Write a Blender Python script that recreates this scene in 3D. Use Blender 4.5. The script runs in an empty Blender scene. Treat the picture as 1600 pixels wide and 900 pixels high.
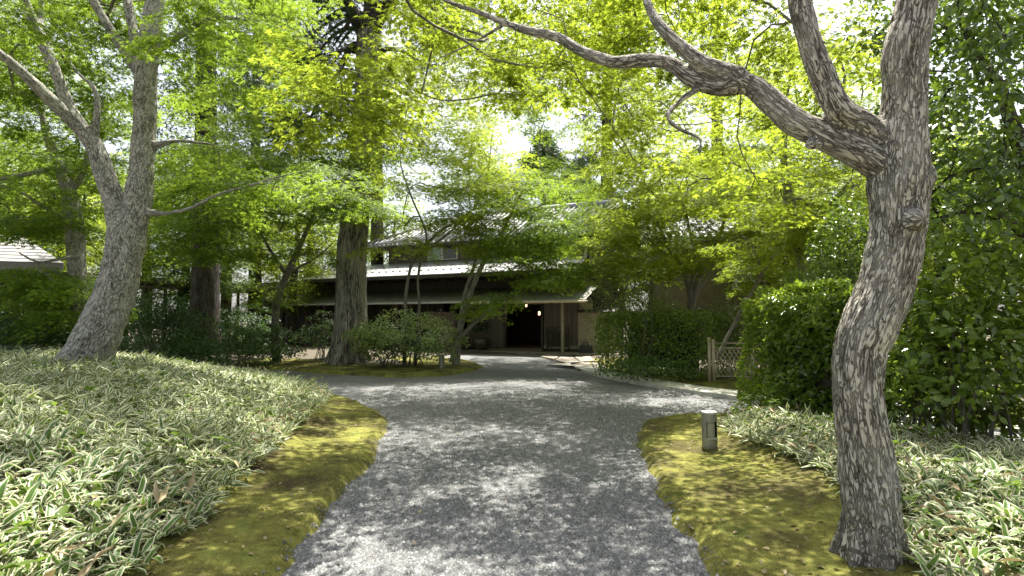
import bpy, bmesh, math, numpy as np
from mathutils import Vector, Matrix

# ------------------------------------------------------------------ camera
sc = bpy.context.scene
C = sc.collection
rng = np.random.default_rng(11)
F, CXP, CYP, EYE = 900.0, 800.0, 450.0, 1.6          # focal length in photo pixels (1600 x 900), eye height
PITCH = math.atan(50 / F)
cam_d = bpy.data.cameras.new('camera')
cam_d.sensor_width = 36; cam_d.lens = F / 1600 * 36
cam_d.clip_start = 0.05; cam_d.clip_end = 2000
cam = bpy.data.objects.new('camera', cam_d); C.objects.link(cam)
cam.location = (0, 0, EYE); cam.rotation_euler = (math.pi / 2 + PITCH, 0, 0)
sc.camera = cam
# ------------------------------------------------------------------ sky, sun, exposure
SUN_AZ, SUN_EL = math.radians(18), math.radians(69)   # azimuth from +Y towards +X: ahead and to the right
world = bpy.data.worlds.new('World'); sc.world = world; world.use_nodes = True
wn = world.node_tree.nodes; wl = world.node_tree.links
bg = wn['Background']
sky = wn.new('ShaderNodeTexSky'); sky.sky_type = 'NISHITA'; sky.sun_disc = False
sky.sun_elevation = SUN_EL; sky.sun_rotation = SUN_AZ
sky.air_density = 1.0; sky.dust_density = 4.0; sky.ozone_density = 1.0; sky.altitude = 100
hs = wn.new('ShaderNodeHueSaturation'); hs.inputs['Saturation'].default_value = .4      # pale hazy sky
wl.new(sky.outputs[0], hs.inputs['Color']); wl.new(hs.outputs[0], bg.inputs[0]); bg.inputs[1].default_value = 0.1
sd = bpy.data.lights.new('sun', 'SUN'); sd.energy = 5.0; sd.angle = math.radians(0.53); sd.color = (1, 0.95, 0.86)
sun = bpy.data.objects.new('sun', sd); C.objects.link(sun)
tosun = Vector((math.sin(SUN_AZ) * math.cos(SUN_EL), math.cos(SUN_AZ) * math.cos(SUN_EL), math.sin(SUN_EL)))
sun.rotation_euler = tosun.to_track_quat('Z', 'Y').to_euler(); sun.location = (10, 20, 40)
sc.view_settings.view_transform = 'Standard'; sc.view_settings.look = 'None'
sc.view_settings.exposure = 1.78; sc.view_settings.gamma = 1.0
sc.cycles.max_bounces = 8; sc.cycles.diffuse_bounces = 4; sc.cycles.transmission_bounces = 6
sc.cycles.glossy_bounces = 3; sc.cycles.use_denoising = True
sc.cycles.sample_clamp_indirect = 6

# ------------------------------------------------------------------ pixel -> place
cp, sp_ = math.cos(PITCH), math.sin(PITCH)
def ray(px, py):
    x = (px - CXP) / F; z = (CYP - py) / F
    return np.array([x, cp - sp_ * z, sp_ + cp * z])
def at(px, py, Y):
    r = ray(px, py); return np.array([0, 0, EYE]) + r * (Y / r[1])
def gnd(px, py, z=0.0):
    r = ray(px, py); return np.array([0, 0, EYE]) + r * ((z - EYE) / r[2])
def proj(P):
    P = np.asarray(P, float); q = P - np.array([0, 0, EYE])
    dz = q[..., 1] * cp + q[..., 2] * sp_; up = -q[..., 1] * sp_ + q[..., 2] * cp
    dz = np.maximum(dz, 1e-3)
    return CXP + F * q[..., 0] / dz, CYP - F * up / dz, dz

# ------------------------------------------------------------------ numpy noise
def _hash(i, j, k, s):
    h = (i * 374761393 + j * 668265263 + k * 2147483647 + s * 1274126177) & 0xffffffff
    h = ((h ^ (h >> 13)) * 1274126177) & 0xffffffff
    return ((h ^ (h >> 16)) & 0xffff) / 32767.5 - 1.0
def vnoise(P, s=0):
    P = np.asarray(P, float); I = np.floor(P).astype(np.int64); f = P - I; f = f * f * (3 - 2 * f)
    out = 0
    for a in (0, 1):
        for b in (0, 1):
            for c in (0, 1):
                w = (f[:, 0] if a else 1 - f[:, 0]) * (f[:, 1] if b else 1 - f[:, 1]) * (f[:, 2] if c else 1 - f[:, 2])
                out = out + w * _hash(I[:, 0] + a, I[:, 1] + b, I[:, 2] + c, s)
    return out
def fbm(P, o=3, s=0):
    P = np.asarray(P, float); return sum(vnoise(P * 2 ** k, s + k) / 2 ** k for k in range(o))
def sstep(a, b, x):
    t = np.clip((x - a) / (b - a), 0, 1); return t * t * (3 - 2 * t)
def norm(v):
    return v / np.maximum(np.linalg.norm(v, axis=-1, keepdims=True), 1e-9)

# ------------------------------------------------------------------ objects
def mesh_np(name, V, Fc, attrs=None, smooth=False):
    """V (n,3), Fc (m,k) with k = 3 or 4"""
    V = np.asarray(V, np.float32); Fc = np.asarray(Fc, np.int32)
    me = bpy.data.meshes.new(name); m, k = Fc.shape
    me.vertices.add(len(V)); me.vertices.foreach_set('co', V.ravel())
    me.loops.add(m * k); me.loops.foreach_set('vertex_index', Fc.ravel())
    me.polygons.add(m); me.polygons.foreach_set('loop_start', np.arange(0, m * k, k, dtype=np.int32))
    if smooth: me.polygons.foreach_set('use_smooth', np.ones(m, bool))
    me.update(calc_edges=True)
    for nm, (dom, typ, data) in (attrs or {}).items():
        a = me.attributes.new(nm, typ, dom)
        a.data.foreach_set('vector' if typ == 'FLOAT_VECTOR' else 'value', np.asarray(data, np.float32).ravel())
    return me
def link(name, me, mat=None, parent=None, **props):
    o = bpy.data.objects.new(name, me); C.objects.link(o)
    if mat is not None and me is not None and not me.materials: me.materials.append(mat)
    if parent is not None: o.parent = parent
    for k, v in props.items(): o[k] = v
    return o
def thing(name, label, cat, loc=(0, 0, 0), group=None):
    o = bpy.data.objects.new(name, None); C.objects.link(o); o.location = [float(c) for c in loc]
    o.empty_display_size = 0.2; o['label'] = label; o['category'] = cat
    if group: o['group'] = group
    return o
def child(name, me, mat, root, **props):
    """part given in world coordinates: kept where it is under its thing"""
    o = link(name, me, mat, root, **props)
    if root.parent is None: o.matrix_parent_inverse = Matrix.Translation(-root.location)
    return o

class MB:
    """collects boxes, prisms and tubes into one mesh"""
    def __init__(s): s.v = []; s.f = []; s.n = 0
    def add(s, V, Fs):
        s.v.extend([tuple(map(float, p)) for p in V]); s.f.extend([tuple(i + s.n for i in f) for f in Fs]); s.n += len(V); return s
    def hexa(s, P):   # 8 points: bottom 4 (ccw), top 4
        return s.add(P, [(3, 2, 1, 0), (4, 5, 6, 7), (0, 1, 5, 4), (1, 2, 6, 5), (2, 3, 7, 6), (3, 0, 4, 7)])
    def box(s, fr, u0, u1, v0, v1, z0, z1):
        q = [(u0, v0), (u1, v0), (u1, v1), (u0, v1)]
        return s.hexa([fr(a, b, z0) for a, b in q] + [fr(a, b, z1) for a, b in q])
    def tube(s, pts, rad, n=8, cap=True):
        V, Fq = tube_arrays(np.array(pts, float), np.array(rad, float), n)
        fs = [tuple(q) for q in Fq]
        if cap:
            m = len(pts); fs += [tuple(range(n))[::-1], tuple(range((m - 1) * n, m * n))]
        return s.add(V, fs)
    def mesh(s, name, smooth=False):
        me = bpy.data.meshes.new(name); me.from_pydata(s.v, [], s.f); me.update()
        bm = bmesh.new(); bm.from_mesh(me); bmesh.ops.recalc_face_normals(bm, faces=bm.faces); bm.to_mesh(me); bm.free()
        if smooth: me.polygons.foreach_set('use_smooth', np.ones(len(me.polygons), bool))
        return me

def frames(P):
    T = np.gradient(P, axis=0); T = norm(T)
    ref = np.array([0.31, 0.22, 0.93]) if abs(T[0] @ np.array([0.31, 0.22, 0.93])) < .9 else np.array([1., 0, 0])
    A = np.zeros_like(P); a = norm(np.cross(T[0], ref))
    for i in range(len(P)):
        a = a - T[i] * (a @ T[i]); a = a / max(np.linalg.norm(a), 1e-9); A[i] = a
    return T, A, np.cross(T, A)
def tube_arrays(P, R, n):
    T, A, B = frames(P)
    th = np.linspace(0, 2 * math.pi, n, endpoint=False)
    V = P[:, None] + R[:, None, None] * (np.cos(th)[None, :, None] * A[:, None] + np.sin(th)[None, :, None] * B[:, None])
    m = len(P); i = np.arange(m - 1)[:, None]; j = np.arange(n)[None]
    Fq = np.stack([i * n + j, i * n + (j + 1) % n, (i + 1) * n + (j + 1) % n, (i + 1) * n + j], -1).reshape(-1, 4)
    return V.reshape(-1, 3), Fq
def spline(P, R, step):
    """Catmull-Rom resample of a polyline with radii"""
    P = np.array(P, float); R = np.array(R, float); Q = []; S = []
    E = np.vstack([2 * P[0] - P[1], P, 2 * P[-1] - P[-2]])
    for i in range(len(P) - 1):
        p0, p1, p2, p3 = E[i:i + 4]; n = max(2, int(np.linalg.norm(p2 - p1) / step))
        for t in np.arange(n) / n:
            Q.append(.5 * ((2 * p1) + (p2 - p0) * t + (2 * p0 - 5 * p1 + 4 * p2 - p3) * t * t + (3 * p1 - p0 - 3 * p2 + p3) * t ** 3))
            S.append(R[i] + (R[i + 1] - R[i]) * t)
    Q.append(P[-1]); S.append(R[-1]); return np.array(Q), np.array(S)

# ------------------------------------------------------------------ materials
def mat(name):
    m = bpy.data.materials.new(name); m.use_nodes = True
    nt = m.node_tree; return m, nt.nodes, nt.links, nt.nodes['Principled BSDF']
def ramp(n, l, src, stops):
    r = n.new('ShaderNodeValToRGB'); e = r.color_ramp.elements
    while len(e) < len(stops): e.new(0.5)
    for k, (p, c) in enumerate(stops): e[k].position = p; e[k].color = (*c, 1)
    l.new(src, r.inputs[0]); return r.outputs[0]
def noise_node(n, l, vec, scale, detail=4, rough=.55, stretch=None, dist=0):
    if stretch:
        mp = n.new('ShaderNodeMapping'); mp.inputs['Scale'].default_value = stretch; l.new(vec, mp.inputs[0]); vec = mp.outputs[0]
    t = n.new('ShaderNodeTexNoise'); t.inputs['Scale'].default_value = scale; t.inputs['Detail'].default_value = detail
    t.inputs['Roughness'].default_value = rough; t.inputs['Distortion'].default_value = dist
    l.new(vec, t.inputs['Vector']); return t.outputs['Fac']
def bump(n, l, b, h, strength, dist):
    bp = n.new('ShaderNodeBump'); bp.inputs['Strength'].default_value = strength; bp.inputs['Distance'].default_value = dist
    l.new(h, bp.inputs['Height']); l.new(bp.outputs[0], b.inputs['Normal'])
def mixc(n, l, fac, a, b, mode='MIX'):
    m = n.new('ShaderNodeMix'); m.data_type = 'RGBA'; m.blend_type = mode
    for s, v in ((0, fac), (6, a), (7, b)):
        if isinstance(v, (int, float)): m.inputs[s].default_value = v
        elif isinstance(v, tuple): m.inputs[s].default_value = (*v, 1)
        else: l.new(v, m.inputs[s])
    return m.outputs[2]
def plain(name, stops, scale=3, stretch=None, rough=.7, bmp=.2, bdist=.01, detail=5, metallic=0, spec=.5):
    m, n, l, b = mat(name)
    tc = n.new('ShaderNodeTexCoord')
    f = noise_node(n, l, tc.outputs['Object'], scale, detail, .6, stretch)
    l.new(ramp(n, l, f, stops), b.inputs['Base Color'])
    b.inputs['Roughness'].default_value = rough; b.inputs['Metallic'].default_value = metallic
    b.inputs['Specular IOR Level'].default_value = spec
    if bmp: bump(n, l, b, f, bmp, bdist)
    return m
def leafmat(name, dark, light, trans, tfac=.45, rough=.5, margin=None, spec=.35):
    m, n, l, b = mat(name)
    at_ = n.new('ShaderNodeAttribute'); at_.attribute_name = 'tint'
    oi = n.new('ShaderNodeObjectInfo'); ta = n.new('ShaderNodeMath'); ta.operation = 'MULTIPLY_ADD'; ta.use_clamp = True
    ts = n.new('ShaderNodeMath'); ts.operation = 'SUBTRACT'; l.new(oi.outputs['Random'], ts.inputs[0]); ts.inputs[1].default_value = .5
    l.new(ts.outputs[0], ta.inputs[0]); ta.inputs[1].default_value = .5; l.new(at_.outputs['Fac'], ta.inputs[2]); tfc = ta.outputs[0]
    mid = tuple((a + c) / 2 for a, c in zip(dark, light))
    col = ramp(n, l, tfc, [(0, dark), (.55, mid), (1, light)])
    tcol = mixc(n, l, tfc, tuple(c * .6 for c in trans), trans)
    if margin:
        am = n.new('ShaderNodeAttribute'); am.attribute_name = 'margin'
        col = mixc(n, l, am.outputs['Fac'], col, margin); tcol = mixc(n, l, am.outputs['Fac'], tcol, margin)
    l.new(col, b.inputs['Base Color']); b.inputs['Roughness'].default_value = rough
    b.inputs['Specular IOR Level'].default_value = spec
    tr = n.new('ShaderNodeBsdfTranslucent'); l.new(tcol, tr.inputs['Color'])
    mx = n.new('ShaderNodeMixShader'); mx.inputs[0].default_value = tfac
    l.new(b.outputs[0], mx.inputs[1]); l.new(tr.outputs[0], mx.inputs[2])
    l.new(mx.outputs[0], n['Material Output'].inputs['Surface'])
    return m
def barkmat(name, plate, mid, fissure, lichen, lich_amt, zs=.22, scale=26, bdist=.02, vor=None, fleck=None):
    """vor = (scale, z squeeze, crack width): elongated plates parted by fissures; fleck: small dark lenticels"""
    m, n, l, b = mat(name)
    a = n.new('ShaderNodeAttribute'); a.attribute_name = 'bark'; vec = a.outputs['Vector']
    f = noise_node(n, l, vec, scale, 6, .65, (1, 1, zs), .6)
    g = noise_node(n, l, vec, 2.2, 4, .6, (1, 1, .6)); k = noise_node(n, l, vec, 60, 3, .6, (1, 1, .5))
    c1 = ramp(n, l, f, [(.3, fissure if not vor else mid), (.46, mid), (.62, plate)])
    ad = n.new('ShaderNodeMath'); ad.operation = 'MULTIPLY_ADD'; l.new(k, ad.inputs[0]); ad.inputs[1].default_value = .3; l.new(f, ad.inputs[2]); h = ad.outputs[0]
    lf = ramp(n, l, g, [(.5 - lich_amt * .3, (0, 0, 0)), (.62 - lich_amt * .2, (1, 1, 1))])
    c1 = mixc(n, l, lf, c1, mixc(n, l, k, lichen, c1))
    if vor:
        ds = []
        for q, (sc_, wt) in enumerate(((1, 1.), (1.9, 1.15))):   # wavy interlaced furrows: level lines of stretched noise
            nz = noise_node(n, l, vec, vor[0] * sc_, 2.5, .5, (1, 1, vor[1] * (1 + .4 * q)), .35)
            s1 = n.new('ShaderNodeMath'); s1.operation = 'SUBTRACT'; l.new(nz, s1.inputs[0]); s1.inputs[1].default_value = .5 + .02 * q
            s2 = n.new('ShaderNodeMath'); s2.operation = 'ABSOLUTE'; l.new(s1.outputs[0], s2.inputs[0])
            s3 = n.new('ShaderNodeMath'); s3.operation = 'MULTIPLY'; l.new(s2.outputs[0], s3.inputs[0]); s3.inputs[1].default_value = wt; ds.append(s3.outputs[0])
        mn = n.new('ShaderNodeMath'); mn.operation = 'MINIMUM'; l.new(ds[0], mn.inputs[0]); l.new(ds[1], mn.inputs[1])
        cf = ramp(n, l, mn.outputs[0], [(vor[2] * .25, (1, 1, 1)), (vor[2], (.45, .45, .45)), (vor[2] * 2.4, (0, 0, 0))])
        un = noise_node(n, l, vec, vor[0] * .35, 3, .6, (1, 1, .4)); cu = ramp(n, l, un, [(.36, (.25, .25, .25)), (.56, (1, 1, 1))])
        c1 = mixc(n, l, mixc(n, l, 1.0, cf, cu, 'MULTIPLY'), c1, fissure)
        mr = n.new('ShaderNodeMapRange'); mr.inputs['From Max'].default_value = vor[2] * 2.6; l.new(mn.outputs[0], mr.inputs[0])
        a2 = n.new('ShaderNodeMath'); a2.operation = 'MULTIPLY_ADD'; l.new(h, a2.inputs[0]); a2.inputs[1].default_value = .45; l.new(mr.outputs[0], a2.inputs[2]); h = a2.outputs[0]
    if fleck:
        fn = noise_node(n, l, vec, fleck, 4, .65, (1, 1, .45), 1.2); fm = noise_node(n, l, vec, 5, 3, .6, (1, 1, .6)); fa_ = n.new('ShaderNodeMath'); fa_.operation = 'MULTIPLY_ADD'; l.new(fm, fa_.inputs[0]); fa_.inputs[1].default_value = .45; l.new(fn, fa_.inputs[2])
        c1 = mixc(n, l, ramp(n, l, fa_.outputs[0], [(.75, (0, 0, 0)), (.85, (.9, .9, .9))]), c1, fissure)
    l.new(c1, b.inputs['Base Color']); b.inputs['Roughness'].default_value = .85; b.inputs['Specular IOR Level'].default_value = .2
    bump(n, l, b, h, 1.0, bdist)
    return m

M = {}
M['maple_backlit'] = leafmat('maple_leaf_backlit', (.06, .115, .010), (.185, .245, .018), (.43, .53, .045), .56, .6, spec=.2)  # yellower copy of the maple leaf, backlight put into its colour
M['maple_mid'] = leafmat('maple_leaf_green', (.042, .092, .010), (.135, .205, .018), (.33, .47, .045), .54, .6, spec=.2)
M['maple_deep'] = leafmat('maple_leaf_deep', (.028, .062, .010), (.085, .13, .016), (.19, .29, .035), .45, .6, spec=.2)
M['conifer'] = leafmat('conifer_needle', (.02, .045, .012), (.06, .11, .022), (.09, .16, .03), .2, .6)
M['glossy'] = leafmat('glossy_leaf', (.035, .075, .012), (.12, .185, .022), (.22, .34, .03), .3, .32, spec=.6)
M['gloss_near'] = leafmat('broad_glossy_leaf', (.045, .085, .012), (.165, .24, .028), (.31, .43, .035), .4, .28, spec=.6)
M['hedge'] = leafmat('hedge_leaf', (.055, .105, .016), (.17, .245, .03), (.27, .40, .035), .36, .34, spec=.6)
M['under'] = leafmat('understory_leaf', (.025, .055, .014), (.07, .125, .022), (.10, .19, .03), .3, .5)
M['sasa'] = leafmat('bamboo_leaf', (.05, .115, .022), (.14, .235, .045), (.2, .31, .04), .3, .45, margin=(.60, .575, .41))
M['pale_shrub'] = leafmat('pale_lightened_shrub_leaf', (.10, .16, .04), (.27, .35, .11), (.28, .38, .08), .35, .4)  # pale leaf, lightened further for the sunlight missing on this shrub
M['moss_blade'] = leafmat('moss_blade', (.12, .135, .035), (.31, .325, .08), (.29, .31, .07), .3, .85)
M['fallen'] = leafmat('fallen_leaf', (.10, .06, .03), (.38, .31, .17), (.3, .24, .1), .25, .6)
M['bark_lichen'] = barkmat('smooth_grey_bark', (.46, .445, .375), (.36, .345, .29), (.13, .118, .096), (.40, .40, .35), .6, zs=.5, scale=16, bdist=.024, vor=(19, .33, .011), fleck=30)
M['bark_furrow'] = barkmat('furrowed_bark', (.50, .455, .38), (.38, .34, .28), (.07, .059, .047), (.47, .46, .40), .5, zs=.4, scale=34, bdist=.024, vor=(21, .19, .027))
M['bark_cedar'] = barkmat('cedar_bark', (.52, .475, .41), (.36, .32, .265), (.035, .029, .023), (.24, .24, .19), .15, zs=.12, scale=18, bdist=.035, vor=(9, .1, .034))
M['bark_thin'] = barkmat('branch_bark', (.16, .14, .11), (.10, .085, .066), (.03, .025, .02), (.22, .22, .18), .3, zs=.4, scale=20, bdist=.005)
M['bark_dark'] = barkmat('dark_bark', (.10, .083, .065), (.062, .05, .04), (.018, .015, .012), (.12, .12, .1), .2, zs=.12, scale=16, bdist=.02, vor=(9, .1, .035))
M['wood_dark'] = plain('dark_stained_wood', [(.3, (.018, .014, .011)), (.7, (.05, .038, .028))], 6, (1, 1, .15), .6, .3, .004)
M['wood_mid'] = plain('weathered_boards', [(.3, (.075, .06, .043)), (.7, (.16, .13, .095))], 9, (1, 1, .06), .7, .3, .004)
M['wood_pale'] = plain('pale_boards', [(.3, (.20, .17, .12)), (.7, (.34, .295, .215))], 9, (1, 1, .06), .7, .25, .003)
M['plaster'] = plain('cream_plaster', [(.35, (.28, .24, .165)), (.7, (.38, .335, .24))], 4, None, .9, .15, .003)
M['plaster_brown'] = plain('olive_brown_plaster', [(.35, (.085, .073, .05)), (.7, (.115, .10, .07))], 3, None, .9, .15, .004)
M['sheet_metal'] = plain('pale_sheet_metal_roof', [(.3, (.30, .30, .29)), (.7, (.46, .46, .44))], 5, (1, 1, 1), .38, .1, .003, metallic=.25)
M['copper'] = plain('green_grey_sheet_roof', [(.3, (.085, .088, .062)), (.7, (.155, .16, .115))], 2.5, (1, 1, 1), .5, .1, .003, metallic=.15)
M['tile'] = plain('grey_roof_tile', [(.3, (.19, .19, .19)), (.7, (.33, .33, .33))], 8, None, .45, .15, .004)
M['thatch'] = plain('bark_shingle_thatch', [(.3, (.16, .155, .145)), (.7, (.29, .28, .265))], 14, (1, 1, 4), .9, .5, .02)
M['white_paint'] = plain('white_paint', [(.3, (.70, .70, .68)), (.7, (.82, .82, .80))], 4, None, .5, 0)
M['bamboo'] = plain('dry_bamboo', [(.3, (.30, .25, .16)), (.7, (.46, .39, .27))], 12, (1, 1, .1), .5, .1, .002)
M['bronze'] = plain('olive_bronze_metal', [(.3, (.22, .215, .18)), (.7, (.32, .31, .26))], 8, None, .38, .05, .002, metallic=.6)
M['steel'] = plain('brushed_cap_metal', [(.3, (.50, .50, .47)), (.7, (.62, .62, .58))], 20, None, .35, 0, metallic=.7)
M['black'] = plain('black_plastic', [(.3, (.012, .012, .013)), (.7, (.03, .03, .03))], 10, None, .45, .1, .003)
M['stone'] = plain('pale_paving_stone', [(.3, (.33, .32, .28)), (.7, (.52, .50, .44))], 5, None, .85, .3, .006)
M['rough_stone'] = plain('brown_flagstone', [(.3, (.17, .145, .115)), (.7, (.33, .29, .23))], 4, None, .85, .35, .01)
M['ceramic'] = plain('dark_ceramic', [(.3, (.03, .025, .02)), (.7, (.07, .055, .045))], 5, None, .3, .05, .003)
M['soil'] = plain('leaf_litter_soil', [(.3, (.035, .028, .018)), (.5, (.07, .055, .034)), (.75, (.12, .095, .06))], 9, None, .95, .6, .03, detail=8)
M['white_flower'] = plain('white_petal', [(.3, (.7, .7, .68)), (.7, (.8, .8, .78))], 9, None, .6, 0)
m, n, l, b = mat('window_glass'); b.inputs['Base Color'].default_value = (.03, .035, .03, 1); b.inputs['Roughness'].default_value = .06; M['glass'] = m
m, n, l, b = mat('frosted_glass'); b.inputs['Base Color'].default_value = (.33, .42, .34, 1); b.inputs['Roughness'].default_value = .3; M['frost'] = m
m, n, l, b = mat('lamp_glow'); b.inputs['Base Color'].default_value = (1, .8, .5, 1); b.inputs['Emission Color'].default_value = (1, .62, .28, 1); b.inputs['Emission Strength'].default_value = 3; M['glow'] = m
# moss sheet
m, n, l, b = mat('moss'); tc = n.new('ShaderNodeTexCoord')
f1 = noise_node(n, l, tc.outputs['Object'], 1.7, 6, .62); f2 = noise_node(n, l, tc.outputs['Object'], 45, 5, .7); f3 = noise_node(n, l, tc.outputs['Object'], 7, 5, .6)
ca = ramp(n, l, f1, [(.34, (.085, .068, .04)), (.46, (.15, .145, .05)), (.56, (.25, .25, .065)), (.7, (.16, .20, .055))])
cb = ramp(n, l, f3, [(.35, (.55, .5, .45)), (.65, (1.15, 1.15, 1.05))])
cm = mixc(n, l, .8, ca, cb, 'MULTIPLY')
cm = mixc(n, l, f2, mixc(n, l, .5, cm, (.05, .04, .015)), cm)
l.new(cm, b.inputs['Base Color']); b.inputs['Roughness'].default_value = .95; b.inputs['Specular IOR Level'].default_value = .1
ad = n.new('ShaderNodeMath'); ad.operation = 'MULTIPLY_ADD'; l.new(f3, ad.inputs[0]); ad.inputs[1].default_value = 2.0; l.new(f2, ad.inputs[2])
bump(n, l, b, ad.outputs[0], .8, .025); M['moss'] = m
# gravel sheet and chips
m, n, l, b = mat('gravel_bed'); tc = n.new('ShaderNodeTexCoord')
vo = n.new('ShaderNodeTexVoronoi'); vo.inputs['Scale'].default_value = 80; l.new(tc.outputs['Object'], vo.inputs['Vector'])
sepc = n.new('ShaderNodeSeparateColor'); l.new(vo.outputs['Color'], sepc.inputs[0])
big = noise_node(n, l, tc.outputs['Object'], .8, 4, .6)
cg = ramp(n, l, sepc.outputs[0], [(0, (.06, .061, .061)), (.5, (.12, .121, .12)), (.85, (.18, .18, .176)), (1, (.28, .28, .27))])
cg = mixc(n, l, .6, cg, ramp(n, l, big, [(.35, (.8, .8, .8)), (.65, (1.1, 1.1, 1.1))]), 'MULTIPLY')
l.new(cg, b.inputs['Base Color']); b.inputs['Roughness'].default_value = .9
iv = n.new('ShaderNodeMath'); iv.operation = 'SUBTRACT'; iv.inputs[0].default_value = 1; l.new(vo.outputs['Distance'], iv.inputs[1])
bump(n, l, b, iv.outputs[0], .9, .012); M['gravel'] = m
m, n, l, b = mat('gravel_stone'); a_ = n.new('ShaderNodeAttribute'); a_.attribute_name = 'tint'
l.new(ramp(n, l, a_.outputs['Fac'], [(0, (.06, .061, .06)), (.55, (.125, .126, .124)), (.85, (.20, .20, .195)), (1, (.34, .34, .33))]), b.inputs['Base Color']); b.inputs['Roughness'].default_value = .85; M['chip'] = m

# ------------------------------------------------------------------ leaf templates: verts (x across, y along, z up), tris, margin per tri
def tpl(V, T, mg=None):
    return np.array(V, float), np.array(T, int), np.array(mg if mg is not None else [0] * len(T), float)
def maple(tris):
    V = [(0, 0, 0)]; T = []
    for k, (a, L) in enumerate([(0, 1.), (52, .86), (-52, .86), (103, .58), (-103, .58)]):
        a = math.radians(a); d = np.array([math.sin(a), math.cos(a), 0]); s = np.array([d[1], -d[0], 0]); i = len(V)
        o = np.array([0, .22, 0])
        if tris == 10:
            V += [tuple(o + d * L * .45 * .8 + s * .13), tuple(o + d * L * .8 + np.array([0, 0, -.10 * L])), tuple(o + d * L * .45 * .8 - s * .13)]
            T += [(0, i + 2, i + 1), (0, i + 1, i)]
        else:
            V += [tuple(o + d * L * .2 + s * .15), tuple(o + d * L * .8 + np.array([0, 0, -.10 * L])), tuple(o + d * L * .2 - s * .15)]
            T += [(i, i + 2, i + 1)]
    return tpl(V, T)
T_MAPLE10, T_MAPLE5 = maple(10), maple(5)
T_MAPLE3 = tpl([(0, 0, 0), (.16, .3, 0), (0, 1, -.1), (-.16, .3, 0), (.75, .62, -.08), (-.75, .62, -.08)], [(0, 1, 2), (0, 2, 3), (0, 4, 1), (0, 3, 5)])
T_OVAL2 = tpl([(0, 0, 0), (.28, .5, .07), (0, 1, -.06), (-.28, .5, .07)], [(0, 1, 2), (0, 2, 3)])
T_OVAL6 = tpl([(0, 0, 0), (.19, .22, .05), (.25, .55, .04), (0, 1, -.14), (-.25, .55, .04), (-.19, .22, .05), (0, .4, -.02)],
              [(0, 1, 6), (1, 2, 6), (2, 3, 6), (3, 4, 6), (4, 5, 6), (5, 0, 6)])
def sasa_t():
    V = []; T = []; mg = []
    ys = [0, .25, .65, 1]; w = [.01, .115, .105, 0]; zz = [0, .05, .04, -.10]
    for y, ww, z in zip(ys, w, zz):
        V += [(-ww, y, z + ww * .35), (-ww * .64, y, z + ww * .1), (ww * .64, y, z + ww * .1), (ww, y, z + ww * .35)]
    for k in range(3):
        a = k * 4; b_ = a + 4
        for j in range(3):
            T += [(a + j, a + j + 1, b_ + j + 1), (a + j, b_ + j + 1, b_ + j)]; mg += [0 if j == 1 else 1] * 2
    return tpl(V, T, mg)
T_SASA = sasa_t()
T_SASA_FAR = tpl([(0, 0, 0), (.06, .4, .03), (.11, .4, .06), (0, 1, -.08), (-.06, .4, .03), (-.11, .4, .06)],
                 [(0, 1, 3), (0, 3, 4), (0, 2, 1), (1, 2, 3), (0, 4, 5), (4, 3, 5)], [0, 0, 1, 1, 1, 1])
T_NEEDLE = tpl([(-.06, 0, 0), (.06, 0, 0), (0, 1, 0), (.28, .72, -.05), (-.28, .62, -.05)], [(0, 1, 2), (0, 1, 3), (0, 1, 4)])
T_BLADE = tpl([(-.16, 0, 0), (.16, 0, 0), (0, 1, .1)], [(0, 1, 2)])

def leaf_axes(D, N):
    D = norm(D); X = norm(np.cross(D, N)); N = np.cross(X, D); return X, D, N
def leaf_mesh(name, t, P, D, N, S, tint):
    V0, T0, mg = t; X, D, N = leaf_axes(D, N); S = np.asarray(S)[:, None, None]
    V = P[:, None] + S * (V0[None, :, 0:1] * X[:, None] + V0[None, :, 1:2] * D[:, None] + V0[None, :, 2:3] * N[:, None])
    k = len(P); nv = len(V0)
    T = (T0[None] + (np.arange(k) * nv)[:, None, None]).reshape(-1, 3)
    at_ = {'tint': ('FACE', 'FLOAT', np.repeat(tint, len(T0)))}
    if mg.any(): at_['margin'] = ('FACE', 'FLOAT', np.tile(mg, k))
    return mesh_np(name, V.reshape(-1, 3), T, at_)
_leafvar = {}
def leaf_parts(t, tn, P, D, N, S, tint, root, m, count, ymin=-200):
    """takes the `count` leaves that show largest out as objects of their own; returns the mask of the rest"""
    px, py, dz = proj(P)
    ok = (px > 5) & (px < 1595) & (py > 5) & (py < 895) & (dz > .5)
    sc_ = np.where(ok, S / dz, 0); idx = np.argsort(-sc_)[:count]; idx = idx[sc_[idx] > 0]
    X, D2, N2 = leaf_axes(D, N)
    for i in idx:
        v = int(tint[i] * 4.99)
        if (tn, v, m.name) not in _leafvar:
            me = leaf_mesh('leaf', t, np.zeros((1, 3)), np.array([[0., 1, 0]]), np.array([[0., 0, 1]]), [1], np.array([v / 4]))
            me.materials.append(m); _leafvar[(tn, v, m.name)] = me
        o = bpy.data.objects.new('leaf', _leafvar[(tn, v, m.name)]); C.objects.link(o); o.parent = root
        s = S[i]; A = np.column_stack([X[i] * s, D2[i] * s, N2[i] * s, P[i] - np.array(root.location)])
        mw = Matrix([list(A[0]), list(A[1]), list(A[2]), [0, 0, 0, 1]])
        o.matrix_basis = mw
    keep = np.ones(len(P), bool); keep[idx] = False; return keep

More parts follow.
